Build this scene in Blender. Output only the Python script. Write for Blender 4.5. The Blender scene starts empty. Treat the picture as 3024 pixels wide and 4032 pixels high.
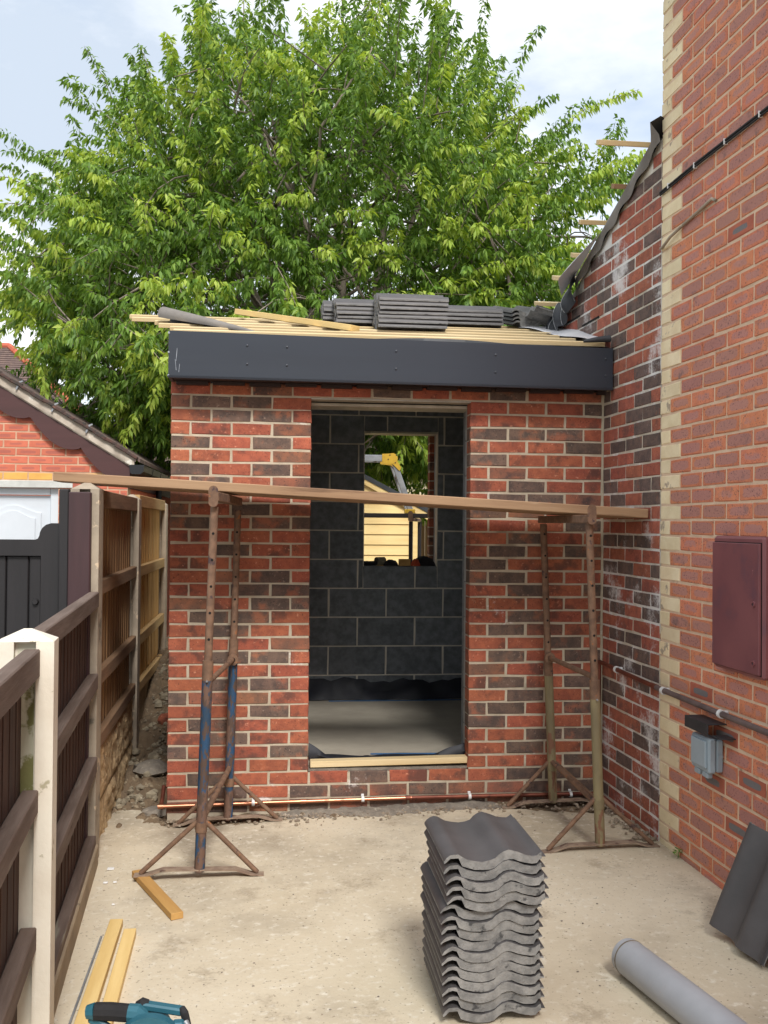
import bpy, math, random
import numpy as np
from mathutils import Vector, Matrix

# ------------------------------------------------------------------ scene, camera, light
scene = bpy.context.scene
COL = scene.collection
random.seed(11)
rng = np.random.default_rng(5)
R = math.radians

cam_d = bpy.data.cameras.new('camera')
cam_d.sensor_fit = 'VERTICAL'; cam_d.sensor_height = 36.0; cam_d.sensor_width = 27.0
cam_d.lens = 34.531
cam_d.clip_start = .05; cam_d.clip_end = 900
cam = bpy.data.objects.new('camera', cam_d); COL.objects.link(cam)
cr = Vector((0.99382179, -0.11064935, 0.008658)); cu = Vector((-0.01000535, -0.01162729, 0.99988234))
cw = Vector((0.11053566, 0.99379149, 0.01266254))
cm = Matrix((cr, cu, -cw)).transposed().to_4x4(); cm.translation = Vector((0.5775, -5.5369, 1.6418))
cam.matrix_world = cm
scene.camera = cam

SUN_EL, SUN_AZ = 47.0, 171.0        # azimuth clockwise from +y
world = bpy.data.worlds.new('World'); scene.world = world; world.use_nodes = True
wn, wl = world.node_tree.nodes, world.node_tree.links
wn.clear()
wo = wn.new('ShaderNodeOutputWorld'); bg = wn.new('ShaderNodeBackground'); bg.inputs[1].default_value = .1
sky = wn.new('ShaderNodeTexSky'); sky.sky_type = 'NISHITA'; sky.sun_disc = False
sky.sun_elevation = R(SUN_EL); sky.sun_rotation = R(SUN_AZ); sky.air_density = 1.0; sky.dust_density = 1.5
tc = wn.new('ShaderNodeTexCoord'); mp = wn.new('ShaderNodeMapping'); mp.inputs['Scale'].default_value = (1, 1, 2.2)
mp.inputs['Location'].default_value = (.35, .2, .1)
nz = wn.new('ShaderNodeTexNoise'); nz.inputs['Scale'].default_value = 1.9; nz.inputs['Detail'].default_value = 7; nz.inputs['Roughness'].default_value = .5
rp = wn.new('ShaderNodeValToRGB')                     # how thick the cloud is
rp.color_ramp.elements[0].position = .34; rp.color_ramp.elements[0].color = (.55, .55, .55, 1)
rp.color_ramp.elements[1].position = .50; rp.color_ramp.elements[1].color = (1, 1, 1, 1)
nz2 = wn.new('ShaderNodeTexNoise'); nz2.inputs['Scale'].default_value = 2.6; nz2.inputs['Detail'].default_value = 8; nz2.inputs['Roughness'].default_value = .55
rp2 = wn.new('ShaderNodeValToRGB')                    # grey bellies and white tops
rp2.color_ramp.elements[0].position = .38; rp2.color_ramp.elements[0].color = (2.75, 3.15, 3.7, 1)
rp2.color_ramp.elements[1].position = .58; rp2.color_ramp.elements[1].color = (5.2, 5.28, 5.36, 1)
mx = wn.new('ShaderNodeMix'); mx.data_type = 'RGBA'
wl.new(tc.outputs['Generated'], mp.inputs[0]); wl.new(mp.outputs[0], nz.inputs['Vector']); wl.new(mp.outputs[0], nz2.inputs['Vector'])
wl.new(nz.outputs[0], rp.inputs[0]); wl.new(nz2.outputs[0], rp2.inputs[0])
wl.new(rp.outputs[0], mx.inputs['Factor']); wl.new(sky.outputs[0], mx.inputs[6]); wl.new(rp2.outputs[0], mx.inputs[7])
wl.new(mx.outputs[2], bg.inputs[0]); wl.new(bg.outputs[0], wo.inputs[0])

sun_d = bpy.data.lights.new('sun', 'SUN'); sun_d.energy = 1.5; sun_d.angle = R(16); sun_d.color = (1, .975, .94)
sun = bpy.data.objects.new('sun', sun_d); COL.objects.link(sun)
sd = Vector((math.sin(R(SUN_AZ)) * math.cos(R(SUN_EL)), math.cos(R(SUN_AZ)) * math.cos(R(SUN_EL)), math.sin(R(SUN_EL))))
sun.rotation_euler = sd.to_track_quat('Z', 'Y').to_euler(); sun.location = (0, -4, 12)

scene.view_settings.view_transform = 'Standard'; scene.view_settings.look = 'None'
scene.view_settings.gamma = 1; scene.view_settings.use_curve_mapping = False
scene.view_settings.exposure = 1.34
scene.render.engine = 'CYCLES'
scene.cycles.max_bounces = 6; scene.cycles.diffuse_bounces = 4; scene.cycles.transparent_max_bounces = 8
scene.render.resolution_x = 768; scene.render.resolution_y = 1024

# ------------------------------------------------------------------ materials
def s2l(c):
    return tuple((v / 255 / 12.92 if v / 255 <= .04045 else ((v / 255 + .055) / 1.055) ** 2.4) for v in c)

def mat(name, c1, c2=None, scale=8., c3=None, t3=.62, s3=3., w3=.08, rough=.8, metal=0., bump=.2, bscale=60., bdist=.004,
        rnd=0., stretch=(1, 1, 1), hue=0., edge=None, eff=None, detail=5, spec=.5, c4=None, t4=.65, s4=20., w4=.06, back=None, coat=0., pit=None):
    """Principled material: two-tone noise, two optional blotch layers, per-object variation, bump."""
    m = bpy.data.materials.new(name); m.use_nodes = True
    n, l = m.node_tree.nodes, m.node_tree.links
    b = n['Principled BSDF']
    b.inputs['Roughness'].default_value = rough; b.inputs['Metallic'].default_value = metal
    b.inputs['Specular IOR Level'].default_value = spec
    if coat: b.inputs['Coat Weight'].default_value = coat; b.inputs['Coat Roughness'].default_value = .25
    tcn = n.new('ShaderNodeTexCoord'); oi = n.new('ShaderNodeObjectInfo')
    off = n.new('ShaderNodeVectorMath'); off.operation = 'SCALE'; off.inputs[0].default_value = (37.1, 17.3, 53.7)
    l.new(oi.outputs['Random'], off.inputs['Scale'])
    add = n.new('ShaderNodeVectorMath'); add.operation = 'ADD'
    l.new(tcn.outputs['Object'], add.inputs[0]); l.new(off.outputs[0], add.inputs[1])
    mpn = n.new('ShaderNodeMapping'); mpn.inputs['Scale'].default_value = stretch
    l.new(add.outputs[0], mpn.inputs[0]); vec = mpn.outputs[0]
    def noise(sc, dt=5, v=vec, ro=.6):
        t = n.new('ShaderNodeTexNoise'); t.inputs['Scale'].default_value = sc; t.inputs['Detail'].default_value = dt
        t.inputs['Roughness'].default_value = ro; l.new(v, t.inputs['Vector']); return t.outputs[0]
    def ramp(fac, a, bb):
        t = n.new('ShaderNodeMapRange'); t.interpolation_type = 'SMOOTHSTEP'
        t.inputs[1].default_value = a; t.inputs[2].default_value = bb; l.new(fac, t.inputs[0]); return t.outputs[0]
    def mixc(fac, a, bb, typ='MIX'):
        t = n.new('ShaderNodeMix'); t.data_type = 'RGBA'; t.blend_type = typ
        for sock, val in ((t.inputs['Factor'], fac), (t.inputs[6], a), (t.inputs[7], bb)):
            if hasattr(val, 'is_linked'): l.new(val, sock)
            elif isinstance(val, (int, float)): sock.default_value = val
            else: sock.default_value = (*val, 1)
        return t.outputs[2]
    lc = lambda c: s2l(c)
    col = lc(c1)
    if c2: col = mixc(ramp(noise(scale, detail), .3, .7), lc(c1), lc(c2))
    if edge:                                  # (colour of the middle, border width x, border width z): baked heart of a brick
        sep = n.new('ShaderNodeSeparateXYZ'); l.new(tcn.outputs['Generated'], sep.inputs[0])
        def band(o, wd):
            a = n.new('ShaderNodeMath'); a.operation = 'SUBTRACT'; a.inputs[1].default_value = .5; l.new(o, a.inputs[0])
            c = n.new('ShaderNodeMath'); c.operation = 'ABSOLUTE'; l.new(a.outputs[0], c.inputs[0])
            d = n.new('ShaderNodeMath'); d.operation = 'DIVIDE'; d.inputs[1].default_value = .5 - wd; l.new(c.outputs[0], d.inputs[0])
            e = n.new('ShaderNodeMath'); e.operation = 'POWER'; e.inputs[1].default_value = 4; l.new(d.outputs[0], e.inputs[0]); return e.outputs[0]
        s = n.new('ShaderNodeMath'); s.operation = 'ADD'; l.new(band(sep.outputs[0], edge[1]), s.inputs[0]); l.new(band(sep.outputs[2], edge[2]), s.inputs[1])
        q = n.new('ShaderNodeMath'); q.operation = 'MULTIPLY_ADD'; q.inputs[1].default_value = 2.2; q.inputs[2].default_value = -1.1; l.new(noise(28, 4), q.inputs[0])
        s2 = n.new('ShaderNodeMath'); s2.operation = 'ADD'; l.new(s.outputs[0], s2.inputs[0]); l.new(q.outputs[0], s2.inputs[1])
        q2 = n.new('ShaderNodeMath'); q2.operation = 'MULTIPLY_ADD'; q2.inputs[1].default_value = 1.9; q2.inputs[2].default_value = -1.0; l.new(oi.outputs['Random'], q2.inputs[0])
        s3_ = n.new('ShaderNodeMath'); s3_.operation = 'ADD'; l.new(s2.outputs[0], s3_.inputs[0]); l.new(q2.outputs[0], s3_.inputs[1])
        col = mixc(ramp(s3_.outputs[0], .75, 1.25), lc(edge[0]), col)
    if c3: col = mixc(ramp(noise(s3, 6), t3, t3 + w3), col, lc(c3))
    if c4: col = mixc(ramp(noise(s4, 4), t4, t4 + w4), col, lc(c4))
    if pit:
        col = mixc(ramp(noise(pit[0], 3), pit[1], pit[1] + .08), col, lc(pit[2]))
    if rnd or hue:
        h = n.new('ShaderNodeHueSaturation')
        t = n.new('ShaderNodeMapRange'); t.inputs[3].default_value = 1 - rnd; t.inputs[4].default_value = 1 + rnd
        l.new(oi.outputs['Random'], t.inputs[0]); l.new(t.outputs[0], h.inputs['Value'])
        if hue:
            w = n.new('ShaderNodeTexWhiteNoise'); w.noise_dimensions = '1D'; l.new(oi.outputs['Random'], w.inputs['W'])
            t2 = n.new('ShaderNodeMapRange'); t2.inputs[3].default_value = .5 - hue * .2; t2.inputs[4].default_value = .5 + hue * 1.4
            l.new(w.outputs[0], t2.inputs[0]); l.new(t2.outputs[0], h.inputs['Hue'])
        if hasattr(col, 'is_linked'): l.new(col, h.inputs['Color'])
        else: h.inputs['Color'].default_value = (*col, 1)
        col = h.outputs[0]
    if eff:                                   # white salts creeping over bricks and joints alike: (threshold, width, scale, colour, strength)
        geo = n.new('ShaderNodeNewGeometry')
        big = noise(eff[2], 7, geo.outputs['Position'], .68); fine = noise(90, 3, geo.outputs['Position'])
        mm = n.new('ShaderNodeMath'); mm.operation = 'MULTIPLY_ADD'; mm.inputs[1].default_value = .16; l.new(fine, mm.inputs[0]); l.new(big, mm.inputs[2])
        rr = n.new('ShaderNodeMath'); rr.operation = 'MULTIPLY'; rr.inputs[1].default_value = eff[4]; l.new(ramp(mm.outputs[0], eff[0], eff[0] + eff[1]), rr.inputs[0])
        col = mixc(rr.outputs[0], col, lc(eff[3]))
    if back:
        geo = n.new('ShaderNodeNewGeometry'); col = mixc(geo.outputs['Backfacing'], col, lc(back))
    if hasattr(col, 'is_linked'): l.new(col, b.inputs['Base Color'])
    else: b.inputs['Base Color'].default_value = (*col, 1)
    if bump:
        bp = n.new('ShaderNodeBump'); bp.inputs['Strength'].default_value = bump; bp.inputs['Distance'].default_value = bdist
        l.new(noise(bscale, 5), bp.inputs['Height']); l.new(bp.outputs[0], b.inputs['Normal'])
    rv = n.new('ShaderNodeMapRange'); rv.inputs[3].default_value = max(.02, rough - .1); rv.inputs[4].default_value = min(1, rough + .1)
    l.new(noise(scale * .7, 3), rv.inputs[0]); l.new(rv.outputs[0], b.inputs['Roughness'])
    return m

EF_F = (.72, .10, 3.1, (222, 212, 206), .7)
EF_S = (.62, .14, 2.6, (226, 222, 220), .85)
EF_M = (.50, .16, 2.6, (232, 230, 226), .95)
M = {}
M['red'] = mat('brick_red', (172, 94, 70), (146, 78, 61), 20, c3=(108, 68, 58), t3=.50, s3=7, w3=.16, c4=(204, 138, 112), t4=.60, s4=55, w4=.14, rough=.9, bump=.5, bscale=75, rnd=.12, hue=.006, eff=EF_F, pit=(130, .60, (104, 58, 46)))
M['dark'] = mat('brick_dark', (116, 92, 80), (86, 72, 66), 18, c3=(154, 96, 74), t3=.52, s3=7, w3=.16, c4=(150, 128, 114), t4=.60, s4=55, w4=.14, rough=.9, bump=.5, bscale=75, rnd=.16, hue=.006, eff=EF_F, pit=(130, .60, (58, 48, 46)))
M['brown'] = mat('brick_brown', (156, 96, 74), (112, 82, 70), 9, c3=(84, 66, 62), t3=.52, s3=8, w3=.16, c4=(184, 120, 96), t4=.63, s4=60, w4=.1, rough=.9, bump=.5, bscale=75, rnd=.12, hue=.01, eff=EF_F, pit=(130, .60, (70, 52, 48)))
M['mortar'] = mat('mortar_grey_buff', (196, 184, 162), (176, 162, 140), 10, c3=(150, 138, 120), t3=.62, s3=2.2, rough=.95, bump=.7, bscale=120, eff=(.68, .10, 3.1, (232, 228, 222), .85))
M['red_s'] = mat('brick_red_salted', (174, 98, 78), (148, 82, 68), 20, c3=(118, 78, 70), t3=.52, s3=11, w3=.2, c4=(204, 136, 114), t4=.62, s4=60, w4=.1, rough=.9, bump=.5, bscale=75, rnd=.12, hue=.006, eff=EF_S, pit=(130, .60, (104, 60, 52)))
M['dark_s'] = mat('brick_dark_salted', (116, 94, 86), (88, 74, 70), 18, c3=(146, 90, 72), t3=.58, s3=11, w3=.16, c4=(140, 120, 112), t4=.63, s4=60, w4=.1, rough=.9, bump=.5, bscale=75, rnd=.16, hue=.006, eff=EF_S, pit=(130, .60, (58, 50, 50)))
M['mortar_s'] = mat('mortar_salted', (210, 200, 182), (190, 180, 162), 10, rough=.95, bump=.7, bscale=120, eff=EF_M)
M['house'] = mat('house_brick_red', (210, 130, 98), (196, 116, 88), 18, edge=((182, 126, 116), .11, .2), c3=(140, 106, 102), t3=.58, s3=14, w3=.16, c4=(112, 80, 76), t4=.62, s4=75, w4=.08, rough=.88, bump=.45, bscale=80, rnd=.1, hue=.006, pit=(130, .60, (104, 70, 68)))
M['house_b'] = mat('house_brick_blue_heart', (182, 104, 80), (168, 94, 74), 10, edge=((116, 112, 112), .2, .3), rough=.88, bump=.45, bscale=80, rnd=.06)
M['buff'] = mat('house_brick_buff', (238, 221, 186), (226, 206, 168), 9, c3=(172, 156, 136), t3=.60, s3=7, w3=.05, c4=(240, 226, 198), t4=.66, s4=30, rough=.9, bump=.4, bscale=80, rnd=.07, hue=.004)
M['mortar_h'] = mat('mortar_house_buff', (224, 198, 170), (210, 182, 154), 12, c3=(150, 122, 100), t3=.64, s3=3, rough=.95, bump=.7, bscale=120)
M['gar'] = mat('garage_brick', (204, 114, 88), (190, 104, 80), 10, edge=((176, 100, 84), .22, .32), rough=.88, bump=.3, bscale=60, rnd=.08)
M['gar_buff'] = mat('garage_brick_buff', (222, 172, 92), (210, 158, 84), 10, rough=.9, bump=.3, rnd=.06)
M['mortar_g'] = mat('mortar_garage', (206, 170, 140), (188, 154, 128), 12, rough=.95, bump=.5, bscale=100)
M['block'] = mat('block_dark', (128, 132, 135), (102, 106, 109), 18, c3=(112, 110, 106), t3=.66, s3=6, c4=(130, 126, 120), t4=.72, s4=50, rough=.95, bump=.6, bscale=110, rnd=.12)
M['mortar_b'] = mat('mortar_block', (224, 216, 200), (206, 198, 182), 10, rough=.95, bump=.6, bscale=100)
M['closer'] = mat('cavity_closer_grey', (176, 176, 172), (150, 150, 148), 8, c3=(110, 112, 112), t3=.6, s3=5, rough=.8, bump=.3)
M['lintel'] = mat('lintel_galvanised', (196, 192, 180), (170, 166, 154), 9, c3=(130, 122, 110), t3=.6, s3=6, rough=.6, metal=.2, bump=.15)
M['concrete'] = mat('yard_concrete', (212, 200, 176), (194, 180, 154), 1.0, detail=12, c3=(162, 150, 130), t3=.47, s3=1.2, w3=.26, c4=(218, 210, 192), t4=.52, s4=30, w4=.25, pit=(70, .62, (146, 132, 112)), rough=.93, bump=.6, bscale=38, bdist=.004, eff=(.64, .12, 2.3, (140, 124, 102), .5))
M['screed'] = mat('screed_grey', (172, 164, 148), (154, 146, 132), 3, c3=(168, 160, 148), t3=.62, s3=1.5, rough=.9, bump=.2, bscale=50)
M['soil'] = mat('soil', (128, 108, 84), (100, 84, 66), 9, c3=(152, 136, 112), t3=.58, s3=22, c4=(84, 66, 48), t4=.62, s4=8, rough=1, bump=1, bscale=90, bdist=.01)
M['debris'] = mat('mortar_debris', (150, 140, 126), (120, 112, 102), 18, c3=(176, 166, 150), t3=.6, s3=30, rough=1, bump=1, bscale=110, bdist=.008)
M['stone'] = mat('rubble_stone', (150, 136, 116), (112, 100, 86), 14, c3=(176, 164, 146), t3=.6, s3=20, rough=.95, bump=.8, bscale=60, rnd=.22, hue=.02)
M['post'] = mat('concrete_post_weathered', (176, 162, 142), (150, 138, 122), 6, c3=(116, 110, 98), t3=.58, s3=5, c4=(206, 186, 158), t4=.62, s4=12, rough=.92, bump=.4, bscale=60)
M['post_w'] = mat('concrete_post_cream', (230, 224, 208), (218, 208, 190), 3, c3=(176, 168, 142), t3=.62, s3=5, w3=.03, c4=(64, 58, 50), t4=.755, s4=30, w4=.01, rough=.85, bump=.3, bscale=50)
M['post_g'] = mat('concrete_post_green_patch', (206, 202, 182), (190, 186, 164), 5, c3=(126, 124, 78), t3=.50, s3=6, w3=.05, rough=.9, bump=.4, bscale=50)
M['gravel'] = mat('gravel_board_rockface', (206, 178, 136), (176, 150, 114), 7, c3=(130, 112, 90), t3=.6, s3=14, rough=.95, bump=.9, bscale=40, bdist=.012)
M['gravel_p'] = mat('gravel_board_plain', (164, 146, 120), (140, 124, 102), 6, c3=(112, 100, 84), t3=.62, s3=9, rough=.95, bump=.5, bscale=60)
GR = (1, 1, .09)
M['fence_dark'] = mat('fence_dark_brown', (78, 52, 40), (58, 40, 33), 26, c3=(100, 72, 52), t3=.64, s3=30, c4=(140, 112, 84), t4=.765, s4=60, w4=.02, rough=.9, bump=.5, bscale=60, stretch=GR, rnd=.16)
M['fence_tan'] = mat('fence_tan', (160, 124, 84), (134, 102, 68), 24, c3=(108, 70, 42), t3=.64, s3=20, rough=.9, bump=.5, bscale=60, stretch=GR, rnd=.12)
M['fence_yel'] = mat('fence_straw', (200, 160, 100), (176, 136, 82), 24, c3=(140, 100, 60), t3=.66, s3=20, rough=.9, bump=.5, bscale=60, stretch=GR, rnd=.12)
GX = (.09, 1, 1); GY = (1, .09, 1)
M['rail_dark'] = mat('rail_weathered_dark', (118, 102, 92), (92, 76, 66), 22, c3=(140, 134, 118), t3=.60, s3=9, c4=(70, 54, 46), t4=.66, s4=30, rough=.95, bump=.6, bscale=60, stretch=GY)
M['rail_tan'] = mat('rail_tan', (142, 112, 84), (116, 90, 66), 22, c3=(164, 146, 120), t3=.62, s3=9, rough=.95, bump=.5, bscale=60, stretch=GY)
M['rail_yel'] = mat('rail_straw', (194, 162, 112), (170, 138, 92), 22, rough=.95, bump=.5, bscale=60, stretch=GY)
M['pine_x'] = mat('pine_new_x', (228, 206, 162), (212, 186, 138), 16, c3=(190, 142, 84), t3=.68, s3=20, rough=.75, bump=.25, bscale=60, stretch=GX, rnd=.05)
M['pine_y'] = mat('pine_new_y', (230, 200, 136), (214, 180, 114), 16, c3=(182, 134, 76), t3=.68, s3=20, rough=.75, bump=.25, bscale=60, stretch=GY, rnd=.05)
M['offcut'] = mat('pine_offcut', (198, 156, 92), (180, 136, 76), 16, rough=.8, bump=.3, bscale=60, stretch=GY)
M['shed'] = mat('shed_cladding', (240, 212, 150), (230, 196, 132), 12, c3=(206, 158, 92), t3=.72, s3=14, rough=.75, bump=.2, bscale=60, stretch=(.12, 1, 1), rnd=.05)
M['board'] = mat('scaffold_board', (172, 140, 108), (148, 116, 88), 14, c3=(122, 94, 72), t3=.56, s3=8, c4=(196, 168, 138), t4=.66, s4=12, rough=.9, bump=.4, bscale=60, stretch=GX, rnd=.06)
M['black_wood'] = mat('gate_black', (38, 35, 36), (30, 28, 29), 10, c3=(58, 50, 46), t3=.66, s3=10, rough=.6, bump=.3, bscale=70, stretch=GR, rnd=.1)
M['maroon_wood'] = mat('gate_board_maroon', (68, 44, 46), (56, 36, 38), 10, c3=(96, 66, 56), t3=.72, s3=14, rough=.6, bump=.3, bscale=70, stretch=GR)
M['rust'] = mat('steel_rust', (134, 104, 82), (104, 80, 64), 22, c3=(156, 100, 60), t3=.62, s3=40, c4=(80, 62, 60), t4=.62, s4=14, rough=.85, metal=.1, bump=.4, bscale=120, bdist=.002)
M['dusty'] = mat('steel_rust_dusty', (158, 138, 118), (126, 104, 88), 18, c3=(96, 74, 64), t3=.58, s3=12, rough=.95, bump=.3, bscale=100, bdist=.002)
M['blue'] = mat('steel_blue_flaking', (36, 78, 116), (42, 62, 80), 18, c3=(108, 82, 68), t3=.47, s3=16, w3=.04, c4=(84, 66, 56), t4=.52, s4=45, w4=.04, rough=.7, bump=.3, bscale=100, bdist=.002, stretch=(1, 1, .35))
M['olive'] = mat('steel_olive', (140, 128, 94), (118, 106, 80), 12, c3=(122, 86, 66), t3=.60, s3=14, w3=.05, c4=(164, 152, 108), t4=.66, s4=20, rough=.75, bump=.3, bscale=100, bdist=.002, stretch=(1, 1, .35))
M['black_steel_backlit_board'] = mat('steel_black_backlit_board', (30, 26, 26), (44, 34, 30), 14, rough=.8, bump=.2)
M['green_steel'] = mat('steel_green', (24, 56, 46), (20, 44, 38), 14, rough=.7, bump=.1)
M['hole'] = mat('hole_dark', (14, 12, 12), rough=1, bump=0)
M['fascia'] = mat('fascia_anthracite', (45, 51, 61), (41, 46, 55), 3, c3=(53, 59, 69), t3=.56, s3=1.6, w3=.25, rough=.4, bump=.05, bscale=160, bdist=.001, stretch=(.1, 1, 1), spec=.5)
M['fascia_d'] = mat('soffit_dark', (58, 44, 44), (46, 36, 36), 8, rough=.7, bump=.1)
M['screw'] = mat('fascia_screw', (58, 62, 70), rough=.4, bump=0)
M['scuff'] = mat('fascia_scuff', (176, 182, 190), (128, 134, 142), 30, rough=.8, bump=0)
M['felt'] = mat('underlay_grey', (150, 150, 150), (134, 134, 135), 5, rough=.8, bump=.15, bscale=200, back=(46, 48, 52))
M['felt_d'] = mat('underlay_dark', (58, 61, 66), (46, 48, 52), 5, rough=.6, bump=.15, bscale=120)
M['felt_b'] = mat('underlay_brown_grey', (132, 126, 120), (116, 110, 104), 5, rough=.85, bump=.15, bscale=160, back=(60, 58, 58))
M['felt_p'] = mat('underlay_pale', (222, 222, 224), (204, 204, 207), 5, rough=.7, bump=.15, bscale=160)
M['felt_line'] = mat('underlay_print_line', (190, 192, 194), rough=.8, bump=0)
M['tile'] = mat('roof_tile_grey', (88, 85, 85), (76, 74, 74), 5, c3=(72, 64, 61), t3=.56, s3=2.2, w3=.2, c4=(200, 198, 194), t4=.775, s4=30, w4=.02, rough=.5, bump=.3, bscale=140, bdist=.002, rnd=.06)
M['tile_edge'] = mat('roof_tile_raw_edge', (144, 142, 138), (110, 109, 107), 24, c3=(70, 70, 70), t3=.6, s3=18, c4=(206, 204, 198), t4=.73, s4=34, w4=.03, rough=.95, bump=.8, bscale=120, bdist=.004, rnd=.08)
M['copper'] = mat('copper_bright', (214, 150, 118), (196, 132, 102), 10, c3=(150, 96, 76), t3=.6, s3=9, rough=.36, metal=1, bump=0)
M['copper_d'] = mat('copper_dull', (136, 78, 60), (112, 64, 52), 12, c3=(90, 54, 46), t3=.6, s3=20, rough=.5, metal=.6, bump=.05)
M['pipe_old'] = mat('pipe_grey_brown', (112, 96, 92), (88, 74, 72), 14, c3=(206, 198, 192), t3=.72, s3=12, w3=.03, rough=.6, metal=.1, bump=.1)
M['white_pl'] = mat('white_plastic', (232, 232, 230), (222, 222, 220), 10, rough=.5, bump=0)
M['grey_pl'] = mat('socket_grey', (158, 172, 180), (152, 166, 174), 10, rough=.42, bump=.03, spec=.5)
M['black_metal'] = mat('bracket_black', (48, 50, 54), (60, 62, 66), 12, rough=.45, metal=.3, bump=.05)
M['alu'] = mat('aluminium', (168, 170, 172), (140, 142, 146), 10, rough=.5, metal=.5, bump=.05)
M['yellow'] = mat('hinge_yellow', (200, 160, 44), (176, 138, 36), 14, rough=.6, bump=.1)
M['meter'] = mat('meter_box_maroon', (132, 82, 84), (116, 71, 75), 3, c3=(104, 72, 82), t3=.56, s3=6, w3=.2, c4=(168, 126, 130), t4=.70, s4=26, w4=.04, rough=.42, bump=.05, bscale=100)
M['pvc'] = mat('drain_pipe_grey', (168, 170, 174), (156, 158, 162), 4, c3=(150, 128, 112), t3=.60, s3=5, w3=.1, c4=(186, 160, 140), t4=.68, s4=14, rough=.55, bump=.08)
M['teal'] = mat('saw_teal', (52, 108, 124), (44, 96, 112), 8, rough=.45, bump=.05)
M['rubber'] = mat('saw_rubber_black', (42, 42, 44), (32, 32, 34), 20, rough=.85, bump=.2)
M['upvc'] = mat('white_upvc', (208, 213, 218), (202, 207, 212), 4, rough=.38, bump=0)
M['barge'] = mat('bargeboard_maroon', (78, 46, 44), (68, 40, 38), 6, rough=.6, bump=.1, stretch=GX)
M['verge'] = mat('verge_mortar', (198, 186, 170), (172, 158, 142), 10, c3=(218, 212, 200), t3=.6, s3=12, rough=.95, bump=.7, bscale=80)
M['stone_l'] = mat('stone_lintel', (206, 206, 200), (184, 184, 178), 8, rough=.9, bump=.3)
M['rtile'] = mat('far_roof_tile', (112, 92, 84), (94, 78, 74), 3, c3=(132, 112, 98), t3=.6, s3=8, rough=.9, bump=.2)
M['ridge'] = mat('ridge_tile_orange', (190, 100, 76), (170, 88, 68), 3, rough=.9, bump=.1)
M['moss'] = mat('mossy_tile_edge', (60, 58, 54), (92, 66, 58), 20, c3=(120, 84, 70), t3=.6, s3=12, rough=1, bump=.8, bscale=60)
M['gutter'] = mat('gutter_black', (28, 29, 32), rough=.35, bump=0)
M['dpm'] = mat('damp_membrane_black', (34, 36, 44), (26, 28, 34), 6, rough=.6, bump=.1, bscale=30)
M['dpm_b'] = mat('damp_membrane_blue', (58, 104, 150), (48, 90, 132), 6, rough=.5, bump=.1)
M['cloth_o'] = mat('cloth_orange', (196, 84, 50), (160, 64, 40), 20, rough=.95, bump=.4)
M['cloth_k'] = mat('cloth_black', (34, 30, 34), (26, 24, 28), 20, rough=.95, bump=.4)
M['bark'] = mat('cherry_bark', (150, 138, 124), (112, 100, 90), 10, c3=(70, 60, 56), t3=.6, s3=14, rough=.9, bump=.6, bscale=60, stretch=(1, 1, .5))
M['earth'] = mat('ground_earth', (120, 116, 92), (100, 98, 78), .8, c3=(88, 100, 60), t3=.5, s3=.3, w3=.2, rough=1, bump=.6, bscale=20, bdist=.02)
M['tarmac'] = mat('neighbour_tarmac', (120, 116, 110), (100, 98, 94), 6, rough=.95, bump=.4, bscale=120)
M['rendered'] = mat('far_render_cream', (226, 210, 178), (214, 198, 166), 2, rough=.9, bump=.1)

def leaf_mat(name, ca, cb, cc):
    m = bpy.data.materials.new(name); m.use_nodes = True
    n, l = m.node_tree.nodes, m.node_tree.links; b = n['Principled BSDF']
    g = n.new('ShaderNodeNewGeometry'); r = n.new('ShaderNodeValToRGB')
    r.color_ramp.elements[0].color = (*s2l(ca), 1); r.color_ramp.elements[1].color = (*s2l(cc), 1)
    e = r.color_ramp.elements.new(.55); e.color = (*s2l(cb), 1)
    l.new(g.outputs['Random Per Island'], r.inputs[0]); l.new(r.outputs[0], b.inputs['Base Color'])
    b.inputs['Roughness'].default_value = .5; b.inputs['Specular IOR Level'].default_value = .35
    t = n.new('ShaderNodeBsdfTranslucent'); hs = n.new('ShaderNodeHueSaturation'); hs.inputs['Hue'].default_value = .485; hs.inputs['Value'].default_value = 1.5; hs.inputs['Saturation'].default_value = 1.1
    l.new(r.outputs[0], hs.inputs['Color']); l.new(hs.outputs[0], t.inputs[0])
    mxs = n.new('ShaderNodeMixShader'); mxs.inputs[0].default_value = .36
    l.new(b.outputs[0], mxs.inputs[1]); l.new(t.outputs[0], mxs.inputs[2]); l.new(mxs.outputs[0], n['Material Output'].inputs[0])
    return m
M['leaf'] = leaf_mat('cherry_leaf', (76, 106, 42), (106, 140, 56), (138, 166, 74))
M['leaf_y'] = leaf_mat('cherry_leaf_young', (138, 166, 62), (164, 186, 78), (184, 198, 98))
M['weed'] = leaf_mat('weed_leaf', (86, 128, 58), (104, 150, 70), (120, 160, 80))

# ------------------------------------------------------------------ building helpers
W = {}                                        # world position of every unrotated parent
def link(o, parent=None, loc=(0, 0, 0), rot=(0, 0, 0)):
    COL.objects.link(o); loc = Vector(loc)
    if parent is not None:
        o.parent = parent; o.location = loc - W[parent]
    else: o.location = loc
    o.rotation_euler = rot; W[o] = loc
    return o
def tag(o, label=None, cat=None, group=None, kind=None):
    if label: o['label'] = label
    if cat: o['category'] = cat
    if group: o['group'] = group
    if kind: o['kind'] = kind
    return o
def empty(name, loc, label=None, cat=None, group=None, kind=None, rot=(0, 0, 0)):
    o = bpy.data.objects.new(name, None); o.empty_display_size = .1
    return tag(link(o, None, loc, rot), label, cat, group, kind)
def from_mesh(name, me, parent=None, loc=(0, 0, 0), rot=(0, 0, 0), **k):
    return tag(link(bpy.data.objects.new(name, me), parent, loc, rot), **k)

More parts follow.
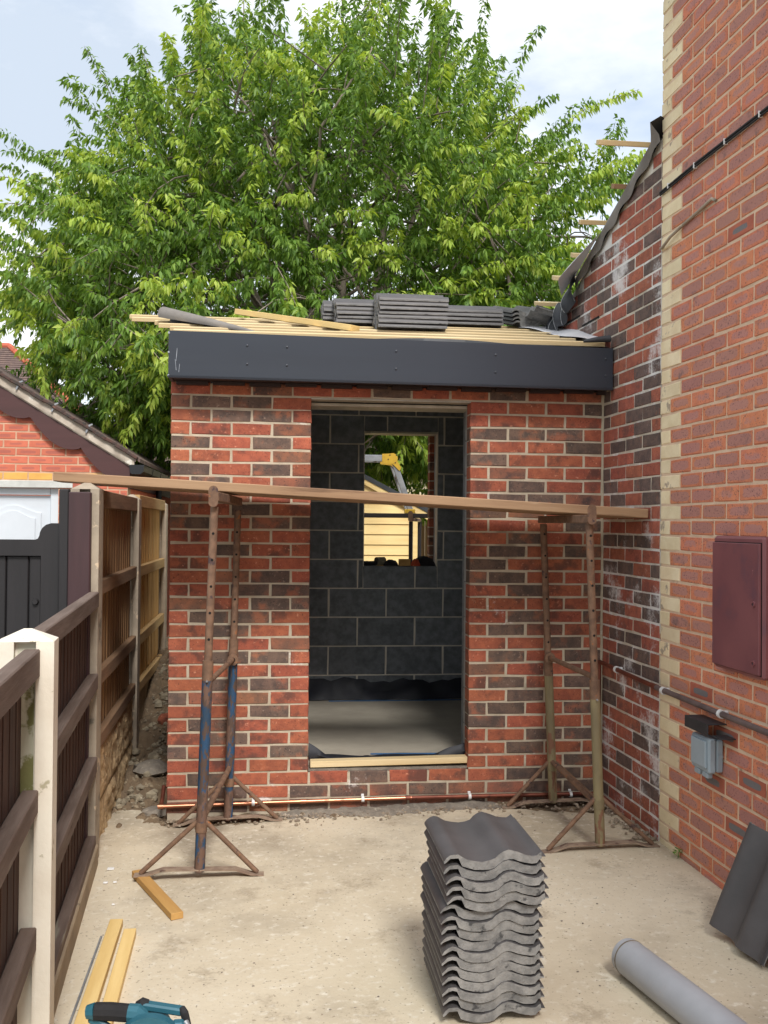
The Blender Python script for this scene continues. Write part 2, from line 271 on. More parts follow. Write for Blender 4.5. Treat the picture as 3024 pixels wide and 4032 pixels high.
class MB:
    def __init__(s): s.v = []; s.f = []; s.mi = []
    def add(s, vs, fs, mi=0):
        b = len(s.v); s.v += [tuple(v) for v in vs]; s.f += [tuple(b + i for i in f) for f in fs]; s.mi += [mi] * len(fs); return s
    def hexa(s, p, mi=0):          # 8 points: bottom ring ccw, top ring ccw
        return s.add(p, [(3, 2, 1, 0), (4, 5, 6, 7), (0, 1, 5, 4), (1, 2, 6, 5), (2, 3, 7, 6), (3, 0, 4, 7)], mi)
    def box(s, a, b, mi=0):
        (x0, y0, z0), (x1, y1, z1) = a, b
        return s.hexa([(x0, y0, z0), (x1, y0, z0), (x1, y1, z0), (x0, y1, z0), (x0, y0, z1), (x1, y0, z1), (x1, y1, z1), (x0, y1, z1)], mi)
    def cbox(s, a, b, c=.004, mi=0):
        """box with chamfered edges"""
        a = np.array(a, float); b = np.array(b, float); ce = (a + b) / 2; h = (b - a) / 2; c = min(c, *(h * .45))
        vs = []
        for sx in (-1, 1):
            for sy in (-1, 1):
                for sz in (-1, 1):
                    sg = np.array((sx, sy, sz))
                    for ax in range(3):
                        p = h.copy() - c; p[ax] = h[ax]; vs.append(ce + sg * p)
        I = lambda sx, sy, sz, ax: ((sx > 0) * 4 + (sy > 0) * 2 + (sz > 0)) * 3 + ax
        fs = []
        for ax in range(3):
            o1, o2 = [i for i in range(3) if i != ax]
            for sg in (-1, 1):
                q = []
                for u, w in ((-1, -1), (1, -1), (1, 1), (-1, 1)):
                    k = [0, 0, 0]; k[ax] = sg; k[o1] = u; k[o2] = w; q.append(I(*k, ax))
                if (sg > 0) == (ax == 1): q = q[::-1]
                fs.append(tuple(q))
        for ax in range(3):
            o1, o2 = [i for i in range(3) if i != ax]
            for u in (-1, 1):
                for w in (-1, 1):
                    k0 = [0, 0, 0]; k0[ax] = -1; k0[o1] = u; k0[o2] = w; k1 = k0.copy(); k1[ax] = 1
                    fs.append((I(*k0, o1), I(*k1, o1), I(*k1, o2), I(*k0, o2)))
        for sx in (-1, 1):
            for sy in (-1, 1):
                for sz in (-1, 1):
                    fs.append(tuple(I(sx, sy, sz, a_) for a_ in range(3)))
        return s.add(vs, fs, mi)
    def bar(s, p, q, w, h, up=(0, 0, 1), c=.003, mi=0):
        """chamfered bar from p to q, width w across, height h along up"""
        p, q = Vector(p), Vector(q); d = q - p; L = d.length; d.normalize(); r = d.cross(Vector(up)).normalized(); u = r.cross(d)
        t = MB().cbox((-w / 2, 0, -h / 2), (w / 2, L, h / 2), c)
        return s.add([p + r * x + d * y + u * z for x, y, z in t.v], t.f, mi)
    def tube(s, pts, r, n=10, mi=0, cap=True):
        pts = [Vector(p) for p in pts]; rs = r if isinstance(r, (list, tuple)) else [r] * len(pts)
        vs, fs = [], []; prev = None
        for i, p in enumerate(pts):
            d = (pts[min(i + 1, len(pts) - 1)] - pts[max(i - 1, 0)]).normalized()
            if prev is None:
                a = d.cross(Vector((0, 0, 1)) if abs(d.z) < .9 else Vector((1, 0, 0))).normalized()
            else:
                a = (prev - d * prev.dot(d)).normalized()
            prev = a; b = d.cross(a)
            for k in range(n):
                t = 2 * math.pi * k / n; vs.append(p + (a * math.cos(t) + b * math.sin(t)) * rs[i])
        for i in range(len(pts) - 1):
            for k in range(n):
                fs.append((i * n + k, i * n + (k + 1) % n, (i + 1) * n + (k + 1) % n, (i + 1) * n + k))
        if cap: fs.append(tuple(range(n))[::-1]); fs.append(tuple(range((len(pts) - 1) * n, len(pts) * n)))
        return s.add(vs, fs, mi)
    def ring(s, p, q, r0, r1, n=24, mi=0):
        """hollow pipe from p to q, outer radius r0, bore r1"""
        p, q = Vector(p), Vector(q); d = (q - p).normalized(); a = d.cross(Vector((0, 0, 1)) if abs(d.z) < .9 else Vector((1, 0, 0))).normalized(); b = d.cross(a)
        vs = []
        for c, rr in ((p, r0), (q, r0), (q, r1), (p, r1)):
            vs += [c + (a * math.cos(2 * math.pi * k / n) + b * math.sin(2 * math.pi * k / n)) * rr for k in range(n)]
        fs = [(j * n + k, j * n + (k + 1) % n, ((j + 1) % 4) * n + (k + 1) % n, ((j + 1) % 4) * n + k) for j in range(4) for k in range(n)]
        return s.add(vs, fs, mi)
    def prism(s, poly, a, b, axis='y', mi=0):
        """extrude a 2-D outline between a and b along an axis; outline in the two other axes"""
        n = len(poly)
        def P(u, w, t): return {'y': (u, t, w), 'x': (t, u, w), 'z': (u, w, t)}[axis]
        vs = [P(u, w, a) for u, w in poly] + [P(u, w, b) for u, w in poly]
        fs = [tuple(range(n)), tuple(range(2 * n - 1, n - 1, -1))] + [(i, i + n, (i + 1) % n + n, (i + 1) % n) for i in range(n)]
        return s.add(vs, fs, mi)
    def sheet(s, grid, mi=0):
        """grid: rows of points"""
        nr, nc = len(grid), len(grid[0])
        return s.add([p for r in grid for p in r], [(i * nc + j, i * nc + j + 1, (i + 1) * nc + j + 1, (i + 1) * nc + j) for i in range(nr - 1) for j in range(nc - 1)], mi)
    def mesh(s, name, mats, smooth=None, origin=(0, 0, 0), solid=0):
        me = bpy.data.meshes.new(name); o = np.array(origin)
        me.from_pydata([tuple(np.array(v) - o) for v in s.v], [], s.f)
        for m_ in (mats if isinstance(mats, (list, tuple)) else [mats]): me.materials.append(m_)
        if len(set(s.mi)) > 1: me.polygons.foreach_set('material_index', s.mi)
        import bmesh
        bm = bmesh.new(); bm.from_mesh(me); bmesh.ops.recalc_face_normals(bm, faces=bm.faces); bm.to_mesh(me); bm.free()
        if smooth is not None:
            me.polygons.foreach_set('use_smooth', [True] * len(me.polygons)); me.set_sharp_from_angle(angle=R(smooth))
        me.update(); return me
    def build(s, name, mats, parent=None, origin=None, smooth=None, rot=(0, 0, 0), **k):
        if origin is None: origin = W[parent] if parent is not None else (0, 0, 0)
        return from_mesh(name, s.mesh(name, mats, smooth, origin), parent, origin, rot, **k)

GS = .027
def gz(x): return GS * x                      # the yard falls gently to the left

def fbm(x, y, sc, seed=0, oct=4):
    """cheap value noise on arrays"""
    out = np.zeros_like(x, float); a = 1.
    for o in range(oct):
        X = x * sc * 2 ** o + seed * 13.7; Y = y * sc * 2 ** o + seed * 7.1
        xi, yi = np.floor(X), np.floor(Y); fx, fy = X - xi, Y - yi; fx = fx * fx * (3 - 2 * fx); fy = fy * fy * (3 - 2 * fy)
        h = lambda i, j: np.modf(np.abs(np.sin(i * 127.1 + j * 311.7 + seed * 74.7) * 43758.5453))[0]
        out += a * ((h(xi, yi) * (1 - fx) + h(xi + 1, yi) * fx) * (1 - fy) + (h(xi, yi + 1) * (1 - fx) + h(xi + 1, yi + 1) * fx) * fy - .5); a *= .5
    return out

# ------------------------------------------------------------------ ground
g = MB().box((-250, -150, -.6), (250, 300, -.12)); g.build('ground', M['earth'], kind='structure')
g = MB().box((-9, -9, -.11), (-.46, 9, -.045)); g.build('neighbour_drive', M['tarmac'], kind='structure')

def edge_y(x):                                # broken back edge of the slab
    base = np.interp(x, [-.36, -.18, -.06, .0, .12, .5, .9, 1.5, 1.9, 2.1, 2.45, 2.6], [.28, .22, .02, -.12, -.15, -.13, -.055, -.03, -.10, -.20, -.30, -.5])
    return base + .012 * math.sin(x * 61) + .008 * math.sin(x * 140 + 1)
nx, ny = 120, 190
xs = np.linspace(-.37, 2.62, nx); grid = []
for j in range(ny):
    t = (j / (ny - 1)) ** .62
    row = []
    for x in xs:
        y = -9 + (edge_y(x) + 9) * t
        row.append((x, y))
    grid.append(row)
G = np.array(grid); Zs = GS * G[..., 0] + .004 * fbm(G[..., 0], G[..., 1], 1.3, 2) + .0016 * fbm(G[..., 0], G[..., 1], 14, 4)
slab = MB().sheet([[(G[j, i, 0], G[j, i, 1], Zs[j, i]) for i in range(nx)] for j in range(ny)])
slab.sheet([[(G[-1, i, 0], G[-1, i, 1], Zs[-1, i]) for i in range(nx)], [(G[-1, i, 0], G[-1, i, 1] + .004, -.2) for i in range(nx)]])
slab.build('yard_slab', M['concrete'], smooth=40, kind='structure')

# soil strip between slab and brickwork, and the rubble-filled passage behind the fence
def soil(name, x0, x1, y0, y1, nx, ny, hf, m):
    X, Y = np.meshgrid(np.linspace(x0, x1, nx), np.linspace(y0, y1, ny)); Z = hf(X, Y)
    return MB().sheet([[(X[j, i], Y[j, i], Z[j, i]) for i in range(nx)] for j in range(ny)]).build(name, m, smooth=50, kind='structure')
soil('soil_strip', -.03, 2.60, -.5, .03, 240, 50, lambda X, Y: GS * X - .022 + .03 * np.clip((Y + .16) / .14, 0, 1) * np.interp(X, [0, .8, 1.6, 2.6], [.6, 1, 1, .9]) + .022 * fbm(X, Y, 9, 3) + .012 * fbm(X, Y, 34, 5), M['soil'])
def pass_h(X, Y): return np.interp(Y, [-.2, .5, 1.1, 1.8, 2.6, 4.2], [-.035, .0, .09, .26, .52, .6]) + .05 * fbm(X, Y, 5, 8) + .055 * fbm(X, Y, 17, 9, 5)
soil('passage_soil', -.40, .0, -.12, 4.2, 40, 240, pass_h, M['soil'])

def pebble(mb, c, r, n=6, flat=.7, rs=random):
    rx, ry, rz = (r * rs.uniform(.7, 1.3) for _ in range(3)); rz *= flat; a0 = rs.uniform(0, 6.3)
    vs = [(c[0], c[1], c[2] - rz)]
    for zz, kk in ((-.35, .9), (.4, .85)):
        for k in range(n):
            a = a0 + 2 * math.pi * k / n; j = rs.uniform(.75, 1.15) * kk
            vs.append((c[0] + rx * math.cos(a) * j, c[1] + ry * math.sin(a) * j, c[2] + rz * zz * rs.uniform(.7, 1.3)))
    vs.append((c[0] + rx * .1, c[1], c[2] + rz))
    fs = [(0, 1 + (k + 1) % n, 1 + k) for k in range(n)] + [(1 + k, 1 + (k + 1) % n, 1 + n + (k + 1) % n, 1 + n + k) for k in range(n)] + [(1 + n + k, 1 + n + (k + 1) % n, 1 + 2 * n) for k in range(n)]
    mb.add(vs, fs)
p = MB()
for _ in range(520):
    x = random.uniform(.0, 2.5); y = -.02 - abs(random.gauss(0, .07)); 
    if x > 1.9: y = -.02 - abs(random.gauss(0, .13))
    pebble(p, (x, y, gz(x) + .006), random.uniform(.004, .013))
for _ in range(140):
    y = -random.uniform(.05, .8); x = 2.46 + .036 * -y - abs(random.gauss(0, .05)); pebble(p, (x, y, gz(x) + .01), random.uniform(.004, .015))
p.build('soil_crumbs', M['stone'], kind='stuff', label='loose soil crumbs and mortar bits along the wall foot', cat='gravel')
p = MB()
for _ in range(330):
    x = random.uniform(-.33, -.02); y = random.uniform(.15, 3.6); z = float(pass_h(np.array([x]), np.array([y]))[0])
    pebble(p, (x, y, z + .01), random.choice((.008, .012, .018, .026, .04)) * random.uniform(.6, 1.2), random.choice((4, 5, 6)), .8)
p.build('passage_rubble', M['stone'], kind='stuff', label='broken rubble piled in the gap between fence and new wall', cat='rubble')
p = MB()
for _ in range(150):
    x = random.uniform(-.1, 2.4); y = random.uniform(-2.3, -.2); pebble(p, (x, y, gz(x) + .001), random.uniform(.002, .0055), 5, .5)
p.build('yard_grit', M['debris'], kind='stuff', label='scattered specks of grit on the yard concrete', cat='grit')
# the grey mortar droppings under the doorway
X, Y = np.meshgrid(np.linspace(.5, 1.95, 110), np.linspace(-.19, .0, 26))
Hh = GS * X + .03 * np.clip((Y + .15 + .05 * fbm(X, Y, 5, 6)) / .12, 0, 1) * np.clip((X - .5) / .25, 0, 1) * np.clip((1.95 - X) / .2, 0, 1) + .012 * fbm(X, Y, 26, 1) - .008
MB().sheet([[(X[j, i], Y[j, i], Hh[j, i]) for i in range(110)] for j in range(26)]).build('mortar_droppings', M['debris'], smooth=50, kind='stuff', label='grey mortar droppings under the doorway brickwork', cat='mortar')

# ------------------------------------------------------------------ bricks
def brick_mesh(name, L, H, D, m, j=.0035, ch=.0035, seed=0):
    """brick seen from -y; origin at its front centre; slightly uneven arrises"""
    rs = random.Random(seed); jj = lambda: rs.uniform(-j, j) * .5
    vs = []
    for (sx, sz) in ((-1, -1), (1, -1), (1, 1), (-1, 1)): vs.append((sx * L / 2, D, sz * H / 2))
    for (sx, sz) in ((-1, -1), (1, -1), (1, 1), (-1, 1)): vs.append((sx * L / 2 + jj(), ch + abs(jj()), sz * H / 2 + jj()))
    for (sx, sz) in ((-1, -1), (1, -1), (1, 1), (-1, 1)): vs.append((sx * (L / 2 - ch) + jj(), rs.uniform(-.0015, .0015), sz * (H / 2 - ch) + jj()))
    fs = [(3, 2, 1, 0)] + [(i, (i + 1) % 4, 4 + (i + 1) % 4, 4 + i) for i in range(4)] + [(4 + i, 4 + (i + 1) % 4, 8 + (i + 1) % 4, 8 + i) for i in range(4)] + [(8, 9, 10, 11)]
    mb = MB(); mb.add(vs, fs); return mb.mesh(name, m)
_bm = {}
def bmesh_for(L, m, H=.065, D=.1, nv=5):
    k = (round(L, 4), m, H, D); 
    if k not in _bm: _bm[k] = [brick_mesh('brick', L, H, D, M[m], j=.006, seed=i * 7 + int(L * 1000)) for i in range(nv)]
    return random.choice(_bm[k])
def brick(parent, c, L, m, rz=0., H=.065, D=.1, name='brick'):
    j = random.uniform
    return from_mesh(name, bmesh_for(L, m, H, D), parent, (c[0], c[1] + j(-.0015, .0015), c[2] + j(-.001, .001)), (j(-.004, .004), j(-.004, .004), rz + j(-.005, .005)))

# ---- the new single-storey outbuilding
OB = empty('brick_outbuilding', (1.2, 1.2, 0), 'unfinished red brick outbuilding with open doorway and dark grey fascia', 'outbuilding')
ZB = lambda k: .1 + (31 - k) * .075           # bed joint under course k
fw = MB()                                      # mortar core of the outer leaf, left pier / right pier / lintel course / under the door
fw.box((.004, .0032, -.1), (.7735, .098, ZB(1) + .07)); fw.box((1.6915, .0032, -.1), (2.482, .098, ZB(1) + .07))
fw.box((.7735, .0032, ZB(1) + .003), (1.6915, .098, ZB(1) + .07)); fw.box((.7735, .0032, -.1), (1.6915, .098, ZB(29) - .004))
FW = fw.build('front_wall', M['mortar'], OB)
LP = {2: 'BDDR', 3: 'RDDR', 4: 'RRRB', 5: 'DRDR', 6: 'RRRB', 7: 'DRDR', 8: 'RDRB', 9: 'BBRR', 10: 'DRDR', 11: 'DRDD', 12: 'RRRR', 13: 'RDRR', 14: 'RRRR', 15: 'RBDR', 16: 'RRDD',
      17: 'BRDD', 18: 'RDDR', 19: 'RDRR', 20: 'RRRB', 21: 'RDDR', 22: 'RRRR', 23: 'RDDR', 24: 'DBBR', 25: 'RRDR', 26: 'RDRR', 27: 'RDRR', 28: 'DRRD', 29: 'RRRR'}
RP = {2: 'RRRD', 3: 'RRRR', 4: 'DDDR', 5: 'RRRD', 6: 'DRRR', 7: 'RBRR', 8: 'RDRR', 9: 'RDDB', 10: 'BBRR', 11: 'RRRD', 12: 'RDRR', 13: 'RDRD', 14: 'DRRR', 15: 'DDRR', 16: 'RDRD', 17: 'RRRR',
      18: 'RDRD', 19: 'RDBR', 20: 'RRDR', 21: 'RDRD', 22: 'BRRR', 23: 'RDRD', 24: 'RDRD', 25: 'DDRD', 26: 'DRRR', 27: 'RRDD', 28: 'RDRR', 29: 'RRRD'}
MK = {'R': 'red', 'D': 'dark', 'B': 'brown'}
def lay(parent, x0, types, start_half, k, y=0):
    x = x0
    for i, t in enumerate(types):
        half = (i == 0) if start_half == 1 else (i == len(types) - 1 if start_half == 2 else False)
        L = .1025 if half else .215
        brick(parent, (x + L / 2, y, ZB(k) + .0425), L, MK[t]); x += L + .01
for k in range(2, 30):
    ev = k % 2 == 0
    lay(FW, 0, LP[k], 1 if ev else 2, k)
    lay(FW, 1.6875, RP[k], 2 if ev else 1, k)
lay(FW, 0, 'RRBRRDRRDRR', 0, 1)
lay(FW, 0, 'RDRRRDRRRDDR', 1, 30); brick(FW, (2.42, 0, ZB(30) + .0425), .1025, 'red')
lay(FW, 0, 'RDRDDBDBBDD', 0, 31)
lay(FW, 0, 'BDBDBDBDBDD', 0, 32)
# other walls of the outbuilding (outside the view: laid as one mass)
def brick_mass(mb, P0, du, rows, n, z0, H=.065):
    for r_ in range(rows):
        for i in range(n):
            a = i * .225 - (.1125 if r_ % 2 else 0); c = P0 + du * (a + .1075); z = z0 + r_ * .075
            mb.append((c, z))
lw = MB().box((.008, .1, -.1), (.098, 2.392, 2.42)); LW = lw.build('side_wall', M['mortar'], OB)
bm_ = MB()
for r_ in range(31):
    for i in range(11):
        y0 = max(.104, .11 + i * .225 - (.1125 if r_ % 2 else 0)); y1 = min(2.395, .11 + i * .225 - (.1125 if r_ % 2 else 0) + .215)
        if y1 - y0 > .03: bm_.cbox((0, y0, .105 + r_ * .075), (.1, y1, .17 + r_ * .075), .003)
bm_.build('brick_courses', M['red'], LW, kind='stuff')
# inner leaf and rear wall of dark blocks, rear window
WX0, WX1, WZ0, WZ1 = 1.268, 1.852, 1.315, 2.372
rwm = MB()
for a, b in (((.3, 2.1035, -.1), (WX0 + .004, 2.198, 2.66)), ((WX1 - .004, 2.1035, -.1), (2.42, 2.198, 2.66)), ((WX0 + .004, 2.1035, -.1), (WX1 - .004, 2.198, WZ0 - .004)), ((WX0 + .004, 2.1035, WZ1 + .004), (WX1 - .004, 2.198, 2.66))): rwm.box(a, b)
RW = rwm.build('rear_wall', M['mortar_b'], OB)
def blk(x0, x1, z0, z1):
    L, H = x1 - x0, z1 - z0
    if L > .03 and H > .03: from_mesh('block', bmesh_for(round(L, 3), 'block', round(H, 3), .095, 2), RW, ((x0 + x1) / 2, 2.1, (z0 + z1) / 2), (0, 0, random.uniform(-.004, .004)))
for r_ in range(-1, 13):
    zb = 1.147 - 5 * .225 + .225 * (r_ + 1); zt = zb + .215
    off = .225 if r_ % 2 else 0.
    x = .33 + off - .45
    while x < 2.42:
        a, b = max(x, .3), min(x + .44, 2.42)
        if zt < WZ0 + .02 or zb > WZ1 - .01: blk(a, b, zb, min(zt, 2.655))
        else:
            if a < WX0: blk(a, min(b, WX0), zb, min(zt, 2.655))
            if b > WX1: blk(max(a, WX1), b, zb, min(zt, 2.655))
            if zb < WZ0 - .03 and b > WX0 and a < WX1: blk(max(a, WX0), min(b, WX1), zb, WZ0)
            if zt > WZ1 + .03 and b > WX0 and a < WX1: blk(max(a, WX0), min(b, WX1), WZ1, min(zt, 2.655))
        x += .45
il = MB()
il.box((.3, .2, -.1), (.762, .3, 2.62)); il.box((1.705, .2, -.1), (2.42, .3, 2.62)); il.box((.762, .2, 2.352), (1.705, .3, 2.62)); il.box((.2, .3, -.1), (.3, 2.1, 2.66)); il.box((2.36, .3, -.1), (2.46, 2.1, 2.66))
il.build('inner_leaf', M['block'], OB)
for i in range(10):
    for a_, b_ in ((1.697, 1.735), (.735, .771)): MB().cbox((a_, .106, .27 + i * .208), (b_, .199, .27 + i * .208 + .204), .004).build('cavity_closer', M['closer'], OB)
ow = MB()                                      # outer brick leaf at the back, seen only at the window reveal
ow.box((.004, 2.308, -.1), (WX0 - .03, 2.398, 2.62)); ow.box((WX1 - .032, 2.308, -.1), (2.468, 2.398, 2.62)); ow.box((WX0 - .03, 2.308, -.1), (WX1 - .032, 2.398, WZ0 - .08)); ow.box((WX0 - .03, 2.308, WZ1 + .02), (WX1 - .032, 2.398, 2.62))
OW = ow.build('rear_outer_leaf', M['mortar'], OB)
for r_ in range(15):
    m_ = random.choice(('red', 'red', 'dark', 'brown')); from_mesh('brick', bmesh_for(.1025, m_), OW, (WX1 - .035, 2.353, WZ0 - .03 + r_ * .075), (0, 0, -math.pi / 2))
for a_, b_ in ((WX1 + .002, WX1 + .03), (WX0 - .03, WX0 - .002)): MB().cbox((a_, 2.2, WZ0), (b_, 2.306, WZ1), .003).build('window_closer', M['closer'], OB)
MB().box((WX0 - .02, 2.2, WZ0 - .09), (WX1 + .02, 2.31, WZ0 - .006)).build('window_sill', M['block'], OB)
lt = MB(); lt.box((WX0 - .12, 2.112, WZ1 - .014), (WX1 + .12, 2.3, WZ1 + .0)); lt.build('window_lintel', M['lintel'], OB)
lt = MB(); lt.cbox((.70, -.001 + .004, ZB(1) - .006), (1.77, .10, ZB(1) + .002), .001); lt.cbox((.70, .104, ZB(1) - .03), (1.77, .30, ZB(1) - .012), .002); lt.build('door_lintel', M['lintel'], OB)
# floor, threshold, membranes
MB().box((.3, .1, -.1), (2.36, 2.1, .292)).build('floor_slab', M['screed'], OB, smooth=None)
th = MB().bar((.79, .055, .285), (1.69, .05, .297), .07, .035, c=.003); th.build('threshold_batten', M['pine_x'], OB)
MB().box((.779, .012, ZB(29)), (1.688, .2, .263)).build('threshold_mortar', M['debris'], OB)
gr = []
for i in range(41):
    t = i / 40; x = .785 + .905 * t
    h = .008 + .085 * max(0, 1 - t / .17) ** 1.3 + .075 * max(0, (t - .72) / .28) ** 1.2 + .012 * max(0, 1 - abs(t - .36) / .06) + .004 * math.sin(t * 37)
    gr.append([(x, .095 + .01 * math.sin(t * 20), .293), (x, .088, .293 + h * .5), (x, .10 + h * .25, .294 + h), (x, .13 + h * .5, .293 + h * .55), (x, .2 + .03 * math.sin(t * 13), .296)])
MB().sheet(gr).build('threshold_membrane', M['dpm'], OB, smooth=60)
gr = [[(.30 + 2.06 * i / 40, 1.99 - .02 * math.sin(i * .7) , .296), (.30 + 2.06 * i / 40, 2.03 + .02 * math.sin(i * .9), .30 + .05), (.30 + 2.06 * i / 40, 2.05 + .02 * math.sin(i * 1.3 + 1), .37 + .02 * math.sin(i * .5)), (.30 + 2.06 * i / 40, 2.092, .425 + .012 * math.sin(i * .8) + .01 * math.sin(i * 2.1) + .02 * (i < 18))] for i in range(41)]
MB().sheet(gr).build('rear_membrane', M['dpm'], OB, smooth=60)
s_ = MB(); s_.bar((1.0, 1.955, .2945), (2.3, 1.95, .2945), .03, .004, c=.001); s_.bar((1.15, .215, .2955), (1.69, .19, .296), .02, .004, c=.001); s_.build('blue_membrane_edge', M['dpm_b'], OB)
# fascia
zt = lambda x: 2.677 - .0108 * x; zf = lambda x: 2.423 - .0045 * x
fa = MB(); fa.hexa([(-.0, -.163, zf(0)), (2.472, -.163, zf(2.472)), (2.472, -.145, zf(2.472)), (0, -.145, zf(0)), (0, -.163, zt(0)), (2.472, -.163, zt(2.472)), (2.472, -.145, zt(2.472)), (0, -.145, zt(0))])
fa.hexa([(0, -.145, zf(0)), (.016, -.145, zf(0)), (.016, .0, zf(0)), (0, .0, zf(0)), (0, -.145, zt(0)), (.016, -.145, zt(0)), (.016, .0, zt(0)), (0, .0, zt(0))])
fa.hexa([(.0, -.166, zf(0)), (2.472, -.166, zf(2.472)), (2.472, -.163, zf(2.472)), (0, -.163, zf(0)), (0, -.169, zf(0) + .012), (2.472, -.169, zf(2.472) + .012), (2.472, -.163, zf(2.472) + .012), (0, -.163, zf(0) + .012)])
FA = fa.build('fascia', M['fascia'], OB)
for x in (.42, .635, 1.235, 1.795, 2.43):
    for zz in (.30, .70):
        z = zf(x) + (zt(x) - zf(x)) * zz + .01; MB().tube([(x, -.162, z), (x, -.167, z), (x, -.169, z)], [.006, .006, .003], 10).build('screw', M['screw'], FA, smooth=40)
sc = MB()
for (a, b) in (((.046, .16), (.041, .09)), ((.036, .10), (.042, .04)), ((.06, .075), (.056, .03))):
    sc.bar((a[0], -.1637, zf(0) + a[1]), (b[0], -.1637, zf(0) + b[1]), .0025, .0012, up=(0, 1, 0), c=.0003)
for zz in (.235, .13, .005): sc.cbox((-.003, -.167, zf(0) + zz), (.006, -.15, zf(0) + zz + .012), .002)
sc.build('scuff_mark', M['scuff'], FA)
MB().box((.01, -.144, 2.428), (2.47, .002, 2.436)).build('soffit', M['fascia_d'], OB)
sk = MB()
for i in range(13): sk.cbox((.03 + i * .2, -.04 + .004 * (i % 3), 2.405 + .004 * (i % 2)), (.205 + i * .2, .0, 2.4275), .002)
sk.build('wall_plate_packing', M['fascia_d'], OB)
# roof: felt on rafters, battens, ridge at y 1.1
T15 = math.tan(R(15)); RY = 1.1
def zr(y): return 2.655 + (y + .14) * T15 if y <= RY else 2.655 + (RY + .14) * T15 - (y - RY) * T15
rf = MB(); gridf = []
for y in (-.14, .1, .35, .6, .85, 1.1, 1.5, 2.0, 2.52):
    gridf.append([(x, y, zr(y) + .006 * math.sin(x * 9 + y * 5)) for x in np.linspace(0, 2.468, 30)])
rf.sheet(gridf); rf.build('roof_underlay', M['felt_d'], OB, smooth=60)
for i in range(6):
    x = .06 + i * .47
    MB().hexa([(x, -.13, zr(-.13) - .16), (x + .045, -.13, zr(-.13) - .16), (x + .045, RY, zr(RY) - .16), (x, RY, zr(RY) - .16), (x, -.13, zr(-.13) - .012), (x + .045, -.13, zr(-.13) - .012), (x + .045, RY, zr(RY) - .012), (x, RY, zr(RY) - .012)]).build('rafter', M['pine_y'], OB)
tilt = (0, -math.sin(R(15)), math.cos(R(15)))
for y, xa, xb in ((-.105, .02, 2.44), (.10, -.02, 2.33), (.33, -.11, 2.30), (.56, -.16, 2.31), (.82, -.335, 2.33), (1.075, -.385, 2.34)):
    MB().bar((xa, y, zr(y) + .019), (xb, y + random.uniform(-.01, .01), zr(y) + .019), .048, .026, up=tilt, c=.002).build('roof_batten', M['pine_x'], OB)
gr = []                                        # printed slack underlay showing at the eaves
for i in range(40):
    x = 1.0 + 1.0 * i / 39; gr.append([(x, -.143, 2.660 - .0108 * x), (x, -.13, 2.672 - .008 * x + .022 * math.sin(math.pi * i / 39)), (x, -.08, 2.683 - .008 * x + .02 * math.sin(math.pi * i / 39))])
MB().sheet(gr).build('eaves_underlay', M['felt_d'], OB, smooth=60)
ln = MB()
for i in range(9): x = 1.05 + i * .1; ln.bar((x, -.1365, 2.6675 - .0095 * x + .011 * math.sin(math.pi * (x - 1))), (x + .003, -.082, 2.690 - .008 * x + .02 * math.sin(math.pi * (x - 1))), .003, .001, c=.0002)
ln.build('underlay_line', M['felt_line'], OB)
# curled verge felt on the left
gr = []
for i in range(22):
    t = i / 21; p = Vector((-.10, .52, zr(.52) + .03)).lerp(Vector((.50, -.10, zr(-.1) + .022)), t); r0 = .046 * (1 - t) ** .8 + .004
    gr.append([(p.x + r0 * .7 * math.cos(a), p.y + r0 * .7 * math.cos(a), p.z + r0 * (1 + math.sin(a)) - .01) for a in np.linspace(-1.9, 3.6, 14)])
MB().sheet(gr).build('curled_underlay', M['felt_b'], OB, smooth=60)
gr = []                                        # loose pale felt at the right hand end
for i in range(22):
    t = i / 21; y = .95 - 1.08 * t; row = []
    for u in np.linspace(0, 1, 9):
        x = 2.20 + .17 * t ** .8 + (.262 - .165 * t ** .8) * u; row.append((min(x, 2.466), y + .03 * u, zr(y) + .036 + .028 * u ** 2 + .008 * math.sin(t * 9 + u * 4)))
    gr.append(row)
MB().sheet(gr).build('loose_underlay', M['felt_p'], OB, smooth=60)
MB().tube([(2.30, -.165, zr(-.14) + .030), (2.38, -.165, zr(-.14) + .042), (2.455, -.16, zr(-.14) + .05)], [.008, .016, .02], 12).build('felt_roll_end', M['felt_d'], OB, smooth=60)

# ---- rear extension of the house: salted side wall rising behind, verge felt, batten stubs
AH = .0364; DH = Vector((math.sin(AH), -math.cos(AH), 0)); NH = Vector((-math.cos(AH), -math.sin(AH), 0)); C0 = Vector((2.475, 0, 0))
def hp(s, off=0., z=0.): return C0 + DH * s + NH * off + Vector((0, 0, z))
HR = -math.pi / 2 + AH                          # a brick seen from the yard, its length along the wall
EX = empty('house_extension', (3.2, .4, 0), 'salt-stained new brick side wall joining outbuilding and house, battens overhanging its verge', 'extension')
def zv(s): return 3.59 - .364 * (.73 - s)       # verge line over the wall
core = []
ex = MB()
def wall_poly(mb, pts, o0, o1):
    n = len(pts); vs = [hp(s, o0, z) for s, z in pts] + [hp(s, o1, z) for s, z in pts]
    mb.add(vs, [tuple(range(n)), tuple(range(2 * n - 1, n - 1, -1))] + [(i, (i + 1) % n, n + (i + 1) % n, n + i) for i in range(n)])
wall_poly(ex, [(.002, -.1), (.776, -.1), (.776, zv(.776)), (.002, zv(0))], -.0032, -.1)
wall_poly(ex, [(-2.4, 2.3), (.0, 2.3), (.0, zv(0)), (-1.3, zv(-1.3)), (-1.35, 2.75), (-2.4, 2.75)], -.0032, -.1)
EXW = ex.build('side_wall', M['mortar_s'], EX)
